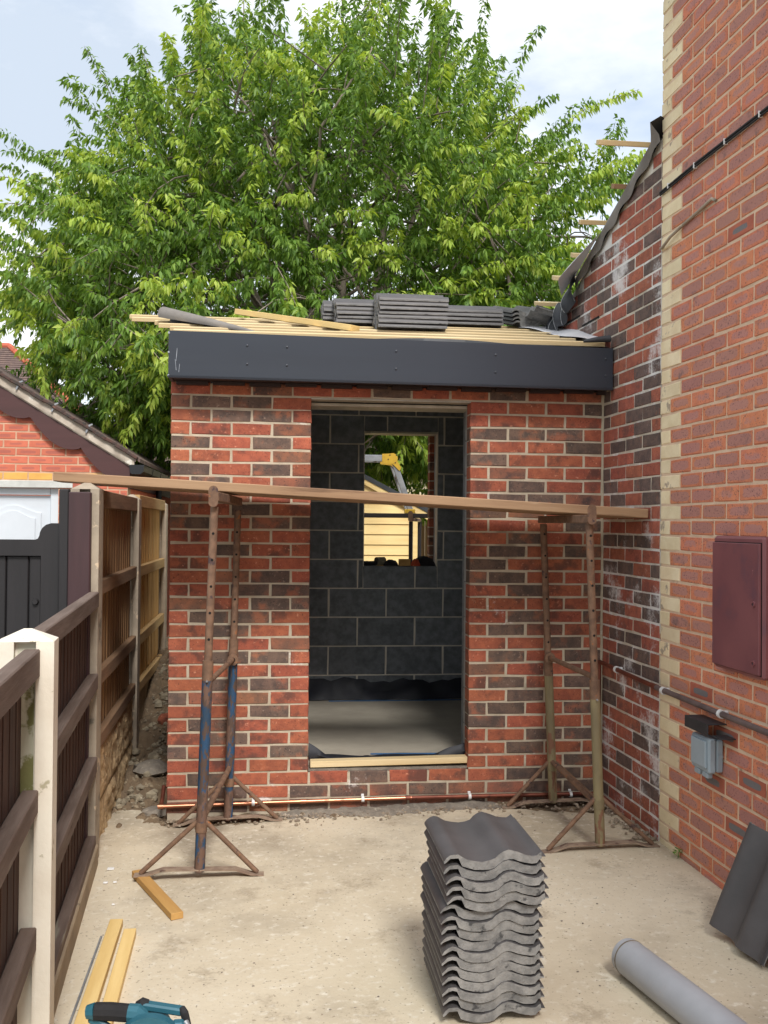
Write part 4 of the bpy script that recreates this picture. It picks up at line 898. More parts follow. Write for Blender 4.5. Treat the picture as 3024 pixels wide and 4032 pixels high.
def tile(loc, rot, label, group=None):
    return tag(from_mesh('concrete_tile', random.choice(TM), None, loc, rot), label, 'roof tile', group)
ORD = ['first', 'second', 'third', 'fourth', 'fifth', 'sixth', 'seventh', 'eighth', 'ninth', 'tenth', 'eleventh', 'twelfth', 'thirteenth', 'fourteenth', 'fifteenth', 'sixteenth']
PT = .0325; xoff = 0; yoff = 0
offs = [0, .002, .006, .0, .004, .008, .002, -.001, .004, -.006, -.004, -.002, -.010, .010, .008, .004, .0]
for k in range(16):
    i = 15 - k                                   # i counts from the top
    z = gz(1.3) + .0255 + k * PT
    ox = (.018, .016, .022, .024, .027, .008, .008, .011, .009, .012, .012, .014, .015, .014, .018, .017)[i] - .015
    tile((1.128 + ox, -2.405 + random.uniform(-.006, .006) + (-.012 if i in (2, 3, 4) else 0), z), (0, GS * -1, random.uniform(-.012, .012)),
         'topmost grey double-roll tile on the tall stack in the yard' if k == 15 else ('lowest grey tile of the tall stack standing on the concrete' if k == 0 else ORD[i] + ' grey tile from the top of the tall yard stack'), 'tiles in the tall yard stack')
# two tiles leaning on the house wall
def lean(c, u, v, label):
    u, v = Vector(u).normalized(), Vector(v); v = (v - u * v.dot(u)).normalized(); w = v.cross(u) * -1
    m = Matrix((v, u, v.cross(u))).transposed().to_4x4(); m.translation = Vector(c)
    o = from_mesh('concrete_tile', TM[2], None); o.matrix_world = m; return tag(o, label, 'roof tile')
lean((2.285, -1.859, .10), (.381, -.015, .924), (.1406, -.987, -.074), 'grey roof tile leaning on the house wall, in front of another')
lean((2.345, -1.95, .10), (.36, -.005, .93), (.10, -.99, -.04), 'grey roof tile leaning on the house wall behind the front one')

# stacks of tiles lying on the roof battens
def roof_stack(x, y, n, rz, sname, dxs=None, lab=None):
    for k in range(n):
        z = zr(y) + .033 + .018 + k * .0268
        rr_ = rz + random.uniform(-.02, .02)
        ox = (dxs[k] if dxs else 0) + random.uniform(-.006, .006)
        tile((x + ox, y + random.uniform(-.006, .006), z), (R(15), 0, 0) if False else Matrix.Rotation(R(15), 3, 'X').to_4x4().__matmul__(Matrix.Rotation(rr_, 4, 'Z')).to_euler(), lab % ('topmost' if k == n - 1 else 'bottom' if k == 0 else ORD[n - 1 - k] + ' from top'), sname)
HPI = math.pi / 2
# tiles lie with their long side along the roof: rotated a quarter turn (x grows from loc - .42 to loc)
roof_stack(1.605, .285, 7, HPI, 'tiles in the tallest roof stack', None, '%s, grey tile in the tallest stack on the roof')
roof_stack(1.375, .60, 5, HPI, 'tiles in the roof stack behind', [0, .0, -.005, .0, -.01], '%s, grey tile in the stack left of the tallest roof stack')
roof_stack(1.30, .86, 4, HPI, 'tiles in the rear left roof stack', None, '%s, grey tile in the low stack at the roof ridge')
roof_stack(2.06, .80, 4, HPI, 'tiles in the roof stack right of the tallest', None, '%s, grey tile in the low stack right of the tallest roof stack')
roof_stack(2.275, .93, 4, 0.15, 'tiles in the roof stack by the verge', [-.12] * 4, '%s, grey tile in the small stack by the crumpled roof felt')
tile((2.245, 1.06, 3.075), Matrix.Rotation(R(14), 3, 'Y').to_4x4().__matmul__(Matrix.Rotation(R(-86), 4, 'Z')).to_euler(), 'single grey tile tilted against the crumpled felt at the verge')
a, b = Vector((.33, 1.0, zr(1.0) + .075)), Vector((1.03, .13, zr(.13) + .048))
lb = MB().bar((0, -(b - a).length / 2, 0), (0, (b - a).length / 2, 0), .075, .036, c=.002).mesh('loose_batten', M['pine_y'])
o = from_mesh('loose_batten', lb, None, (a + b) / 2); o.rotation_euler = (b - a).to_track_quat('Y', 'Z').to_euler(); tag(o, 'loose pale timber lying diagonally across the roof battens', 'timber')

# ------------------------------------------------------------------ things lying in the yard
def lying(name, P, Q, w, h, m, label, cat, group=None, lift=0.):
    P, Q = Vector((*P, gz(P[0]) + lift + h / 2 + .001)), Vector((*Q, gz(Q[0]) + lift + h / 2 + .001)); L = (Q - P).length
    me = MB().bar((0, -L / 2, 0), (0, L / 2, 0), w, h, c=.002).mesh(name, M[m]); o = from_mesh(name, me, None, (P + Q) / 2); o.rotation_euler = (Q - P).to_track_quat('Y', 'Z').to_euler(); return tag(o, label, cat, group)
lying('timber_batten', (-.045, -1.43), (.0, -3.1), .052, .03, 'pine_y', 'longer yellow pine batten lying next to the fence under the saw', 'timber')
lying('timber_batten', (.024, -1.535), (.075, -3.1), .048, .03, 'pine_y', 'shorter yellow pine batten lying on the open yard side under the saw', 'timber')
lying('timber_offcut', (-.04, -.855), (.195, -1.40), .052, .028, 'offcut', 'short timber offcut lying under the blue trestle foot', 'timber')
lying('metal_strip', (-.088, -1.53), (-.055, -2.9), .008, .006, 'alu', 'thin grey metal strip lying between gravel board and pine batten', 'metal strip')
# drain pipe
DP = empty('drain_pipe', (1.95, -2.6, .05), 'grey plastic drain pipe lying on the concrete', 'pipe')
pd = Vector((.060, -.32, 0)).normalized(); p0 = Vector((1.785, -2.13, 0)); pr_ = .063
pc = lambda t: Vector((p0.x + pd.x * t + .055, p0.y + pd.y * t - .005, gz(p0.x + pd.x * t + .05) + pr_ + .001))
MB().ring(pc(.02), pc(1.5), pr_, pr_ - .0035, 36).build('barrel', M['pvc'], DP, smooth=40)
MB().ring(pc(.0), pc(.0205), pr_ - .002, pr_ - .0045, 36).build('spigot', M['pvc'], DP, smooth=40)
MB().ring(pc(.024), pc(.03), pr_ + .0008, pr_ - .001, 36).build('witness_ring', M['stone'], DP, smooth=40)
# little weed at the wall foot
wd = MB(); wp = Vector((2.50, -1.03, gz(2.5)))
for i in range(26):
    a = random.uniform(0, 6.28); h = random.uniform(.008, .045); c = wp + Vector((math.cos(a), math.sin(a), 0)) * random.uniform(0, .02) + Vector((0, 0, h)); L = random.uniform(.012, .022)
    d = Vector((math.cos(a), math.sin(a), random.uniform(-.2, .5))).normalized(); s = d.cross(Vector((0, 0, 1))).normalized() * L * .35
    wd.add([c, c + d * L * .5 + s, c + d * L, c + d * L * .5 - s], [(0, 1, 2, 3)])
wd.tube([wp, wp + Vector((.004, 0, .03))], .0015, 5); wd.build('weed', M['weed'], label='tiny green weed growing at the foot of the house wall', cat='weed')
for (x, y, r_, lab) in ((-.178, -.748, .016, 'largest white plaster chip on the concrete by the fence foot'), (-.172, -.93, .01, 'small white plaster chip nearest the gravel board'), (-.13, -.93, .008, 'small white plaster chip just beside the timber offcut'), (-.095, -1.2, .006, 'tiny white plaster chip between offcut and pine battens')):
    tag(MB().cbox((x - r_, y - r_ * .7, gz(x) + .001), (x + r_, y + r_ * .7, gz(x) + .007), .002).build('plaster_chip', M['white_pl']), lab, 'chip', 'white chips by the fence')

# power saw on the battens (mostly below the frame): base plate, motor, blade guard, D handle
SW = empty('power_saw', (.19, -2.62, .034), 'teal and black power saw resting across the pine battens', 'power saw')
sz = .058
MB().cbox((.02, -2.71, .034), (.345, -2.57, .042), .002).build('base_plate', M['alu'], SW)
def disc(mb, c, r, w, a0, a1, n=28, r0=0.):
    """thick sector in the xz plane"""
    po = [(c[0] + r * math.cos(t), c[2] + r * math.sin(t)) for t in np.linspace(a0, a1, n)]
    pi_ = [(c[0] + r0 * math.cos(t), c[2] + r0 * math.sin(t)) for t in np.linspace(a1, a0, n if r0 else 1)] if r0 else []
    mb.prism(po + pi_, c[1] - w / 2, c[1] + w / 2, 'y'); return mb
disc(MB(), (.235, -2.655, sz + .075), .10, .03, R(-15), R(195)).build('blade_guard', M['teal'], SW)
disc(MB(), (.235, -2.655, sz + .06), .095, .003, R(180), R(360)).build('blade', M['alu'], SW)
MB().tube([(.235, -2.64, sz + .075), (.235, -2.60, sz + .075), (.235, -2.53, sz + .08), (.235, -2.50, sz + .08)], [.05, .056, .054, .04], 20).build('motor_housing', M['teal'], SW, smooth=40)
MB().tube([(.052, -2.60, sz + .165), (.075, -2.603, sz + .168)], [.019, .024], 10).build('handle_end', M['teal'], SW, smooth=30)
MB().tube([(.075, -2.603, sz + .168), (.12, -2.607, sz + .167), (.172, -2.612, sz + .163)], [.0245, .0255, .025], 10).build('handle_grip', M['rubber'], SW, smooth=30)
MB().tube([(.172, -2.612, sz + .163), (.195, -2.615, sz + .162), (.215, -2.618, sz + .148)], [.0262, .027, .022], 10).build('handle_neck', M['teal'], SW, smooth=30)
MB().bar((.205, -2.615, sz + .155), (.31, -2.64, sz + .085), .03, .035, c=.006).build('front_arm', M['teal'], SW)
MB().bar((.06, -2.60, sz + .15), (.20, -2.62, sz + .07), .02, .025, c=.005).build('rear_arm', M['teal'], SW)
MB().bar((.205, -2.565, sz + .162), (.325, -2.585, sz + .148), .03, .022, c=.005).build('dust_spout', M['teal'], SW)
MB().tube([(.19, -2.555, sz + .158), (.205, -2.565, sz + .165), (.222, -2.565, sz + .162)], [.012, .018, .014], 10).build('spout_ring', M['rubber'], SW, smooth=40)
MB().tube([(.325, -2.60, sz + .07), (.338, -2.605, sz + .12), (.33, -2.605, sz + .152), (.322, -2.59, sz + .16)], [.010, .012, .012, .009], 10).build('front_knob_arm', M['rubber'], SW, smooth=40)
MB().tube([(.335, -2.625, sz + .135), (.347, -2.64, sz + .125)], [.010, .006], 12).build('clamp_screw', M['alu'], SW, smooth=40)
MB().cbox((.295, -2.655, sz + .10), (.335, -2.615, sz + .145), .01).build('switch_box', M['teal'], SW)
tag(SW, None, None)

# ------------------------------------------------------------------ sill clutter in the rear window
tag(MB().cbox((1.555, 2.13, WZ0 + .001), (1.645, 2.19, WZ0 + .055), .003).build('wood_block', M['offcut']), 'small wooden block on the rear window sill', 'block')
b_ = MB(); b_.ring((1.375, 2.15, WZ0 + .036), (1.44, 2.185, WZ0 + .036), .034, .029, 20); tag(b_.build('tube_offcut', M['stone'], smooth=40), 'short open tube lying on the rear window sill', 'tube')
def cloth(name, x0, x1, y0, y1, h, m, label, seed):
    X, Y = np.meshgrid(np.linspace(x0, x1, 26), np.linspace(y0, y1, 18)); u = (X - x0) / (x1 - x0); v = (Y - y0) / (y1 - y0)
    H = WZ0 + .003 + h * np.clip(np.sin(np.pi * u) * np.sin(np.pi * v), 0, 1) ** .45 * (1 + .45 * fbm(X, Y, 22, seed))
    return tag(MB().sheet([[(X[j, i], Y[j, i], H[j, i]) for i in range(26)] for j in range(18)]).build(name, m, smooth=60), label, 'cloth')
cloth('rag', 1.655, 1.845, 2.115, 2.19, .075, M['cloth_k'], 'crumpled black rag on the rear window sill beside the wooden block', 3)
cloth('rag', 1.647, 1.72, 2.105, 2.16, .05, M['cloth_o'], 'orange rag poking out by the wooden block on the sill', 7)
cloth('rag', 1.43, 1.55, 2.12, 2.19, .045, M['cloth_k'], 'black glove-like rag between the tube and the wooden block', 11)
h_ = MB()
for k, (x, y) in enumerate(((1.275, 2.15), (1.305, 2.13), (1.34, 2.15))): h_.tube([(x, y, WZ0 + .02), (x + .035, y + .02, WZ0 + .02)], .019, 12)
tag(h_.build('pipe_fittings', M['rubber'], smooth=40), 'black plastic pipe fittings at the end of the rear window sill', 'fittings')

# ------------------------------------------------------------------ beyond the rear window: ground, third trestle, ladder, shed, fence
tr3 = trestle('dark trestle seen through the rear window carrying a ladder', (1.80, 3.25, -.1), (1.80, 3.25, 1.675), (1.99, 4.0, -.1), (1.99, 4.0, 1.675), 1.2, 'black_steel_backlit_board', 'black_steel_backlit_board', mbar='black_steel_backlit_board')
trestle('dark trestle hidden behind the block wall carrying the ladder board', (.80, 3.25, -.1), (.80, 3.25, 1.675), (.99, 4.0, -.1), (.99, 4.0, 1.675), 1.2, 'black_steel_backlit_board', 'black_steel_backlit_board', mbar='black_steel_backlit_board')
o = MB().bar((.5, 3.45, 1.724), (2.16, 3.45, 1.724), .222, .04, c=.004).build('scaffold_board', M['black_steel_backlit_board']); tag(o, 'board coloured backlit-dark behind the rear window with the ladder standing on it', 'board')  # backlit shade put into the board's colour by using the near-black material
tag(MB().cbox((1.955, 3.22, 1.66), (2.03, 3.26, 1.80), .006).build('board_clamp', M['green_steel']), 'dark green clamp at the end of the board behind the window', 'clamp')
LD = empty('folding_ladder', (1.2, 3.45, 1.745), 'folding aluminium ladder with yellow hinges standing on the dark board', 'ladder')
for y in (3.37, 3.53):
    MB().bar((.75, y, 2.245), (1.60, y, 2.245), .025, .06, c=.004).build('platform_rail', M['alu'], LD)
    MB().bar((1.645, y, 2.245), (1.815, y, 1.765), .025, .05, up=(1, 0, .3), c=.004).build('leg_rail', M['alu'], LD)
    MB().bar((.705, y, 2.245), (.56, y, 1.765), .025, .065, up=(1, 0, -.3), c=.004).build('leg_rail', M['alu'], LD)
    for x, sg in ((1.645, 1), (.705, -1)):
        hg = MB(); disc(hg, (x - .005 * sg, y - .018, 2.245), .048, .012, 0, 6.28, 18); hg.prism([(x - .1 * sg, 2.20), (x, 2.19), (x + .06 * sg, 2.13), (x + .075 * sg, 2.16), (x, 2.29), (x - .1 * sg, 2.285)], y - .0225, y - .014, 'y'); H_ = hg.build('hinge', M['yellow'], LD)
        for ax, az in ((-.03, .03), (.03, .03), (.02, -.04), (-.045, -.01)): MB().tube([(x + ax * sg, y - .024, 2.245 + az), (x + ax * sg, y - .027, 2.245 + az)], .006, 8).build('rivet', M['black_metal'], H_)
    for x in (1.815, .56): MB().cbox((x - .038, y - .018, 1.745), (x + .038, y + .018, 1.785), .004).build('foot', M['yellow'], LD)
for x in (1.0, 1.25, 1.5): MB().bar((x, 3.38, 2.245), (x, 3.52, 2.245), .03, .03, c=.003).build('rung', M['alu'], LD)
for x, z in ((1.70, 2.09), (1.76, 1.92)): MB().bar((x, 3.38, z), (x, 3.52, z), .03, .03, c=.003).build('rung', M['alu'], LD)

SH = empty('garden_shed', (1.2, 6.5, -.12), 'pale timber shiplap garden shed seen through the rear window', 'shed')
sx0, sx1, sy, ez, az = .10, 2.20, 5.5, 1.80, 2.34; xm = (sx0 + sx1) / 2
def gable(x): return ez + (az - ez) * (1 - abs(x - xm) / ((sx1 - sx0) / 2))
MB().prism([(sx0, -.12), (sx1, -.12), (sx1, ez - .02), (xm, az - .02), (sx0, ez - .02)], sy + .02, 7.6, 'y').build('shed_wall', M['shed'], SH)
z = -.10
while z < az - .03:
    h = .115; a, b = sx0, sx1
    if z + h > ez: 
        k = (z + h * .5 - ez) / (az - ez); a, b = sx0 + (xm - sx0) * k, sx1 - (sx1 - xm) * k
    if b - a > .08:
        t = MB(); t.hexa([(a, sy - .016, z), (b, sy - .016, z), (b, sy + .018, z), (a, sy + .018, z), (a, sy - .002, z + h), (b, sy - .002, z + h), (b, sy + .018, z + h), (a, sy + .018, z + h)]); t.build('cladding_board', M['shed'], SH)
    z += .1165
MB().cbox((sx1 - .075, sy - .04, -.12), (sx1 + .01, sy - .017, ez + .0), .004).build('corner_trim', M['shed'], SH)
for sg in (-1, 1):
    MB().hexa([(xm, sy - .05, az - .02), (xm + sg * 1.19, sy - .05, gable(xm + sg * 1.05) - .16 + .035), (xm + sg * 1.19, sy - .03, gable(xm + sg * 1.05) - .125), (xm, sy - .03, az - .02), (xm, sy - .05, az + .075), (xm + sg * 1.19, sy - .05, ez + .0), (xm + sg * 1.19, sy - .03, ez + .0), (xm, sy - .03, az + .075)]).build('barge_board', M['shed'], SH)
    MB().hexa([(xm, sy - .06, az + .03), (xm + sg * 1.2, sy - .06, ez - .05), (xm + sg * 1.2, 7.7, ez - .05), (xm, 7.7, az + .03), (xm, sy - .06, az + .085), (xm + sg * 1.2, sy - .06, ez + .008), (xm + sg * 1.2, 7.7, ez + .008), (xm, 7.7, az + .085)]).build('shed_roof', M['felt_d'], SH)
BF = empty('back_fence', (2, 11.0, -.1), 'vertical board garden fence standing behind the shed', 'fence')
for i in range(70):
    x = -2.5 + i * .125; MB().cbox((x, 11.0 + .008 * (i % 2), -.12), (x + .12, 11.018 + .008 * (i % 2), 1.72 + .01 * math.sin(i * 3)), .003).build('board', M['fence_tan'], BF)
MB().cbox((-2.5, 10.96, 1.70), (6.3, 11.04, 1.745), .004).build('capping', M['rail_tan'], BF)

# ------------------------------------------------------------------ neighbour's garage and far houses
GA = empty('neighbour_garage', (-3.0, 5.5, 0), 'orange brick neighbouring garage with scalloped maroon bargeboard and white door', 'garage')
gx0, gx1, gyy, ge = -5.25, -.80, 3.9, 2.12; gxm = (gx0 + gx1) / 2; gp_ = math.tan(R(31.5))
gt = lambda x: ge + (gx1 - x) * gp_ if x > gxm else ge + (x - gx0) * gp_
cw_ = MB(); cw_.prism([(-1.43, -.1), (gx1, -.1), (gx1, ge), (gxm, gt(gxm)), (gx0, ge), (gx0, -.1), (-4.4, -.1), (-4.4, 2.02), (-1.43, 2.02)], gyy + .0032, gyy + .2, 'y')
GW = cw_.build('garage_wall', M['mortar_g'], GA)
MB().box((gx1 - .2, gyy + .2, -.1), (gx1, 9.3, ge)).build('garage_side_wall', M['gar'], GA); MB().box((gx0, gyy + .2, -.1), (gx0 + .2, 9.3, ge)).build('garage_side_wall', M['gar'], GA)
def gbrick(a, b, z, m): from_mesh('brick', bmesh_for(round(b - a, 3), m, .065, .1, 3), GW, ((a + b) / 2, gyy, z + .0325), (0, 0, 0))
for r_ in range(0, 12):
    z = 2.03 + .075 * r_; x = gx1 - (.1125 if r_ % 2 else 0) - .225 * 12
    xs_ = [x + .225 * i for i in range(14)]
    for a in xs_:
        b = min(a + .215, gx1 - .002); a = max(a, -2.75)
        if b - a > .04 and z + .03 < gt(b): gbrick(a, b, z, 'gar_buff' if r_ == 0 else 'gar')
for r_ in range(27):
    z = .0 + .075 * r_
    if z + .065 > 2.02: break
    o_ = r_ % 2
    for a, b in (((-1.428, -1.3255), (-1.3155, -1.1005), (-1.0905, -.8755), (-.8655, -.803)) if o_ else ((-1.428, -1.213), (-1.203, -.988), (-.978, -.803))): gbrick(a, b, z, 'gar')
MB().cbox((-4.55, gyy - .012, 1.955), (-1.30, gyy + .09, 2.022), .004).build('lintel', M['stone_l'], GA)
MB().cbox((-1.51, gyy + .05, -.1), (-1.432, gyy + .12, 1.953), .004).build('door_frame', M['upvc'], GA); MB().cbox((-4.4, gyy + .05, 1.89), (-1.512, gyy + .12, 1.953), .004).build('door_frame', M['upvc'], GA)
DL = MB().cbox((-4.3, gyy + .085, -.08), (-1.515, gyy + .115, 1.885), .004).build('door_leaf', M['upvc'], GA)
for k in range(4):
    for r_ in range(4):
        x1 = -1.60 - k * .66; x0 = x1 - .50; zb = 1.42 - r_ * .47; arch = r_ == 0
        def outline(i):
            top = zb + .30 - i
            return [(x0 + i, zb + i), (x1 - i, zb + i), (x1 - i, top)] + ([(x0 + i + (x1 - x0 - 2 * i) * (1 - t), top + .07 * math.sin(math.pi * t) ** 2) for t in np.linspace(.08, .92, 13)] if arch else []) + [(x0 + i, top)]
        MB().prism(outline(0), gyy + .068, gyy + .086, 'y').build('moulded_panel', M['upvc'], DL); MB().prism(outline(.05), gyy + .052, gyy + .069, 'y').build('raised_field', M['upvc'], DL)
# roof, mortared verge, scalloped bargeboard, gutter
def slope(mb, x0, x1, dz0, dz1, y0, y1, mi=0):
    P = [(x, y, gt(min(max(x, gx0), gx1)) - (max(0, x - gx1)) * gp_ + d) for d in (dz0, dz1) for x, y in ((x0, y0), (x1, y0), (x1, y1), (x0, y1))]; return mb.hexa(P, mi)
rft = MB()
for i in range(11):
    xa = gx1 + .12 - i * .22; xb = max(xa - .235, gxm)
    if xa <= gxm: break
    slope(rft, xb, xa, .155, .185 + .006, gyy - .06, 9.4)
rft.build('garage_roof', M['rtile'], GA)
lf = MB(); slope(lf, gx0 - .1, gxm, .15, .19, gyy - .06, 9.4); lf.build('garage_roof', M['rtile'], GA)
vm = MB(); nseg = 40
gr = []
for i in range(nseg):
    x = gxm + (gx1 + .07 - gxm) * i / (nseg - 1); zz = gt(min(x, gx1)) - max(0, x - gx1) * gp_; j = .006 * math.sin(i * 2.3) + .005 * math.sin(i * 5.1)
    gr.append([(x, gyy - .055, zz + .06), (x, gyy - .072 + j, zz + .075), (x, gyy - .075 + j, zz + .12), (x, gyy - .068, zz + .165 + j)])
vm.sheet(gr); vm.build('verge_mortar', M['verge'], GA, smooth=40)
ve = MB()
for i in range(26):
    x = gx1 + .10 - i * .095; zz = gt(min(x, gx1)) - max(0, x - gx1) * gp_; ve.bar((x, gyy - .085, zz + .178 + .006 * (i % 3)), (x - .11, gyy - .085, zz + .178 + .11 * gp_), .05, .03 + .006 * (i % 2), c=.006)
ve.build('verge_tile_edge', M['moss'], GA)
for x in (-1.80, -1.48, -1.17):
    zz = gt(x); t = MB(); t.bar((x, gyy - .092, zz + .12), (x + .035, gyy - .092, zz + .195), .012, .018, c=.002); t.bar((x + .035, gyy - .092, zz + .19), (x + .06, gyy - .092, zz + .20), .012, .016, c=.002); t.build('verge_clip', M['alu'], GA)
# bargeboard with scallops along its lower edge, running down the slope
nsc = 7; bx0, bx1 = gxm, gx1 + .03; pts = []
N_ = 120
for i in range(N_ + 1):
    t = i / N_; x = bx1 + (bx0 - bx1) * t; u = (t * (bx1 - bx0) / .46 + .02) % 1.0
    pts.append((x, gt(min(x, gx1)) - .045 - .115 * math.sin(math.pi * min(1, u)) ** .8))
top_ = [(bx0, gt(bx0) + .075), (bx1, gt(gx1) - .03 * gp_ + .075)]
MB().prism(top_ + pts, gyy - .05, gyy - .025, 'y').build('bargeboard', M['barge'], GA)
gu = MB(); sec = [(gx1 + .03, 2.175), (gx1 + .036, 2.115), (gx1 + .05, 2.095), (gx1 + .125, 2.095), (gx1 + .15, 2.118), (gx1 + .16, 2.175)]
gu.prism(sec, gyy - .08, 9.4, 'y'); GU = gu.build('gutter', M['gutter'], GA)
for k in range(6): MB().prism([(x + (.004 if x > gx1 + .08 else -.004), z + (.003 if z > 2.12 else -.004)) for x, z in sec], gyy - .083 + k * .7, gyy - .05 + k * .7, 'y').build('gutter_bracket', M['gutter'], GU)
MB().box((gx1 + .002, gyy + .01, 1.96), (gx1 + .029, 9.3, 2.15)).build('eaves_board', M['barge'], GA)
MB().tube([(gx1 + .06, gyy + 2.0, -.1), (gx1 + .06, gyy + 2.0, 2.1)], .034, 12).build('downpipe', M['gutter'], GA, smooth=40)

def tiled_slope(mb, A, B, Cc_, D_, rows, th=.03):
    """A-B eaves, D-C ridge"""
    A, B, Cc_, D_ = map(Vector, (A, B, Cc_, D_)); n = (B - A).cross(D_ - A).normalized()
    if n.z < 0: n = -n
    for i in range(rows):
        t0, t1 = i / rows, (i + 1) / rows
        a, b, c, d = A.lerp(D_, t0), B.lerp(Cc_, t0), B.lerp(Cc_, t1), A.lerp(D_, t1)
        mb.add([a + n * th, b + n * th, c + n * th * .2, d + n * th * .2, a, b], [(0, 1, 2, 3), (4, 5, 1, 0)])
# hipped house far left
H1 = empty('far_house', (-13, 33, -.1), 'far brick house with brown hipped tile roof and orange hip tiles', 'house')
MB().box((-22, 30.6, -.1), (-6.6, 40, 5.2)).build('wall', M['gar'], H1)
r1 = MB(); tiled_slope(r1, (-22.4, 30, 5.1), (-5.87, 30, 5.1), (-9.55, 33.2, 8.30), (-19, 33.2, 8.30), 34, .03); tiled_slope(r1, (-5.87, 30, 5.1), (-5.87, 40, 5.1), (-9.55, 36.8, 8.30), (-9.55, 33.2, 8.30), 34, .03); r1.build('roof', M['rtile'], H1)
rd = MB()
for i in range(13):
    a = Vector((-5.87, 30, 5.13)).lerp(Vector((-9.55, 33.2, 8.32)), i / 13); b = Vector((-5.87, 30, 5.13)).lerp(Vector((-9.55, 33.2, 8.32)), (i + 1.03) / 13); rd.tube([a, b], [.13, .115], 8)
rd.tube([(-9.55, 33.2, 8.32), (-19, 33.2, 8.32)], .12, 8); rd.build('hip_tiles', M['ridge'], H1, smooth=40)
H2 = empty('far_house', (-3, 52, -.1), 'distant house with plain brown tile roof glimpsed left of the new wall', 'house')
MB().box((-12, 50.5, -.1), (4, 58, 4.82)).build('wall', M['gar'], H2); MB().box((-12.3, 50.1, 4.67), (4.3, 50.3, 4.87)).build('fascia', M['upvc'], H2)
r2 = MB(); tiled_slope(r2, (-12.4, 50, 4.87), (4.4, 50, 4.87), (4.4, 54.2, 6.5), (-12.4, 54.2, 6.5), 18, .05); tiled_slope(r2, (4.4, 58.4, 4.87), (-12.4, 58.4, 4.87), (-12.4, 54.2, 6.5), (4.4, 54.2, 6.5), 10, .05); r2.build('roof', M['rtile'], H2)
for x in (-9, -5, -1): 
    f_ = MB().cbox((x, 50.42, 1.0), (x + 1.4, 50.55, 2.2), .02).build('window', M['upvc'], H2); MB().box((x + .1, 50.40, 1.1), (x + 1.3, 50.42, 2.1)).build('pane', M['gutter'], f_)
H3 = empty('rendered_house', (3.5, 24, -.1), 'cream rendered building glimpsed behind the shed', 'house')
MB().box((-2, 22, -.1), (9, 30, 3.2)).build('wall', M['rendered'], H3)
r3 = MB(); tiled_slope(r3, (-2.4, 21.6, 3.1), (9.4, 21.6, 3.1), (9.4, 26, 4.6), (-2.4, 26, 4.6), 20, .03); tiled_slope(r3, (9.4, 30.4, 3.1), (-2.4, 30.4, 3.1), (-2.4, 26, 4.6), (9.4, 26, 4.6), 10, .03); r3.build('roof', M['rtile'], H3)
f_ = MB().cbox((3.2, 21.93, 1.0), (4.6, 22.02, 2.2), .02).build('window', M['upvc'], H3); MB().box((3.3, 21.91, 1.1), (4.5, 21.93, 2.1)).build('pane', M['gutter'], f_)

# ------------------------------------------------------------------ the cherry tree behind the outbuilding
TR = empty('cherry_tree', (1.1, 7.8, -.12), 'broad leafy green cherry tree behind the outbuilding', 'tree')
TC = np.array((1.2, 7.75, 4.55)); TRAD = np.array((4.5, 3.35, 3.9))
def env(d):
    """crown radius in a direction, uneven"""
    a = np.arctan2(d[..., 1], d[..., 0]); e = np.arcsin(np.clip(d[..., 2], -1, 1))
    b = 1 - .15 * np.clip(-d[..., 0], 0, 1) * np.clip(d[..., 2] + .1, 0, 1) * 1.6 - .07 * np.clip(d[..., 0], 0, 1) * np.clip(d[..., 2], 0, 1) * 1.7 + .08 * np.sin(3 * a + 1.1) * np.cos(2 * e) + .09 * np.sin(5 * a + 2 * e * 3) + .07 * np.sin(7 * e + 2 * a + .6)
    return b
def unit(n):
    v = rng.normal(size=(n, 3)); return v / np.linalg.norm(v, axis=1, keepdims=True)
br = MB(); fork = Vector((1.1, 7.8, 1.75))
br.tube([(1.1, 7.8, -.15), (1.08, 7.8, .3), (1.12, 7.78, 1.0), fork, fork + Vector((.02, 0, .4))], [.23, .18, .16, .15, .10], 12)
def curve(p, q, sag, n=7):
    p, q = Vector(p), Vector(q); L = (q - p).length; o = Vector(rng.normal(size=3)) * L * .06; pts = []
    for i in range(n):
        t = i / (n - 1); c = p.lerp(q, t) + o * math.sin(math.pi * t) + Vector((0, 0, sag * L * math.sin(math.pi * t))) + Vector(rng.normal(size=3)) * L * .012 * (0 < i < n - 1); pts.append(c)
    return pts
limbs = []
for k in range(15):
    a = 2 * math.pi * k / 15 + rng.uniform(-.2, .2); el = rng.uniform(.15, 1.25); d = np.array((math.cos(a) * math.cos(el), math.sin(a) * math.cos(el), math.sin(el)))
    q = TC + d * TRAD * .62 * env(d); pts = curve(fork + Vector((0, 0, rng.uniform(-.2, .4))), q, .06, 8); limbs.append(pts); br.tube(pts, [.085 - .0095 * i for i in range(8)], 8)
sec = []
for k in range(150):
    L = limbs[k % 15]; p = L[rng.integers(3, 8)]; d = np.array((p - Vector(TC)).normalized()) + rng.normal(size=3) * .75; d[1] -= .25; d /= np.linalg.norm(d)
    q = TC + d * TRAD * rng.uniform(.70, .93) * env(d)
    if (Vector(q) - p).length > 3.0: q = np.array(p.lerp(Vector(q), .7))
    if q[2] < 1.7: q[2] = 1.7
    pts = curve(p, q, .07, 7); sec.append(pts); br.tube(pts, [.026 - .003 * i for i in range(7)], 6)
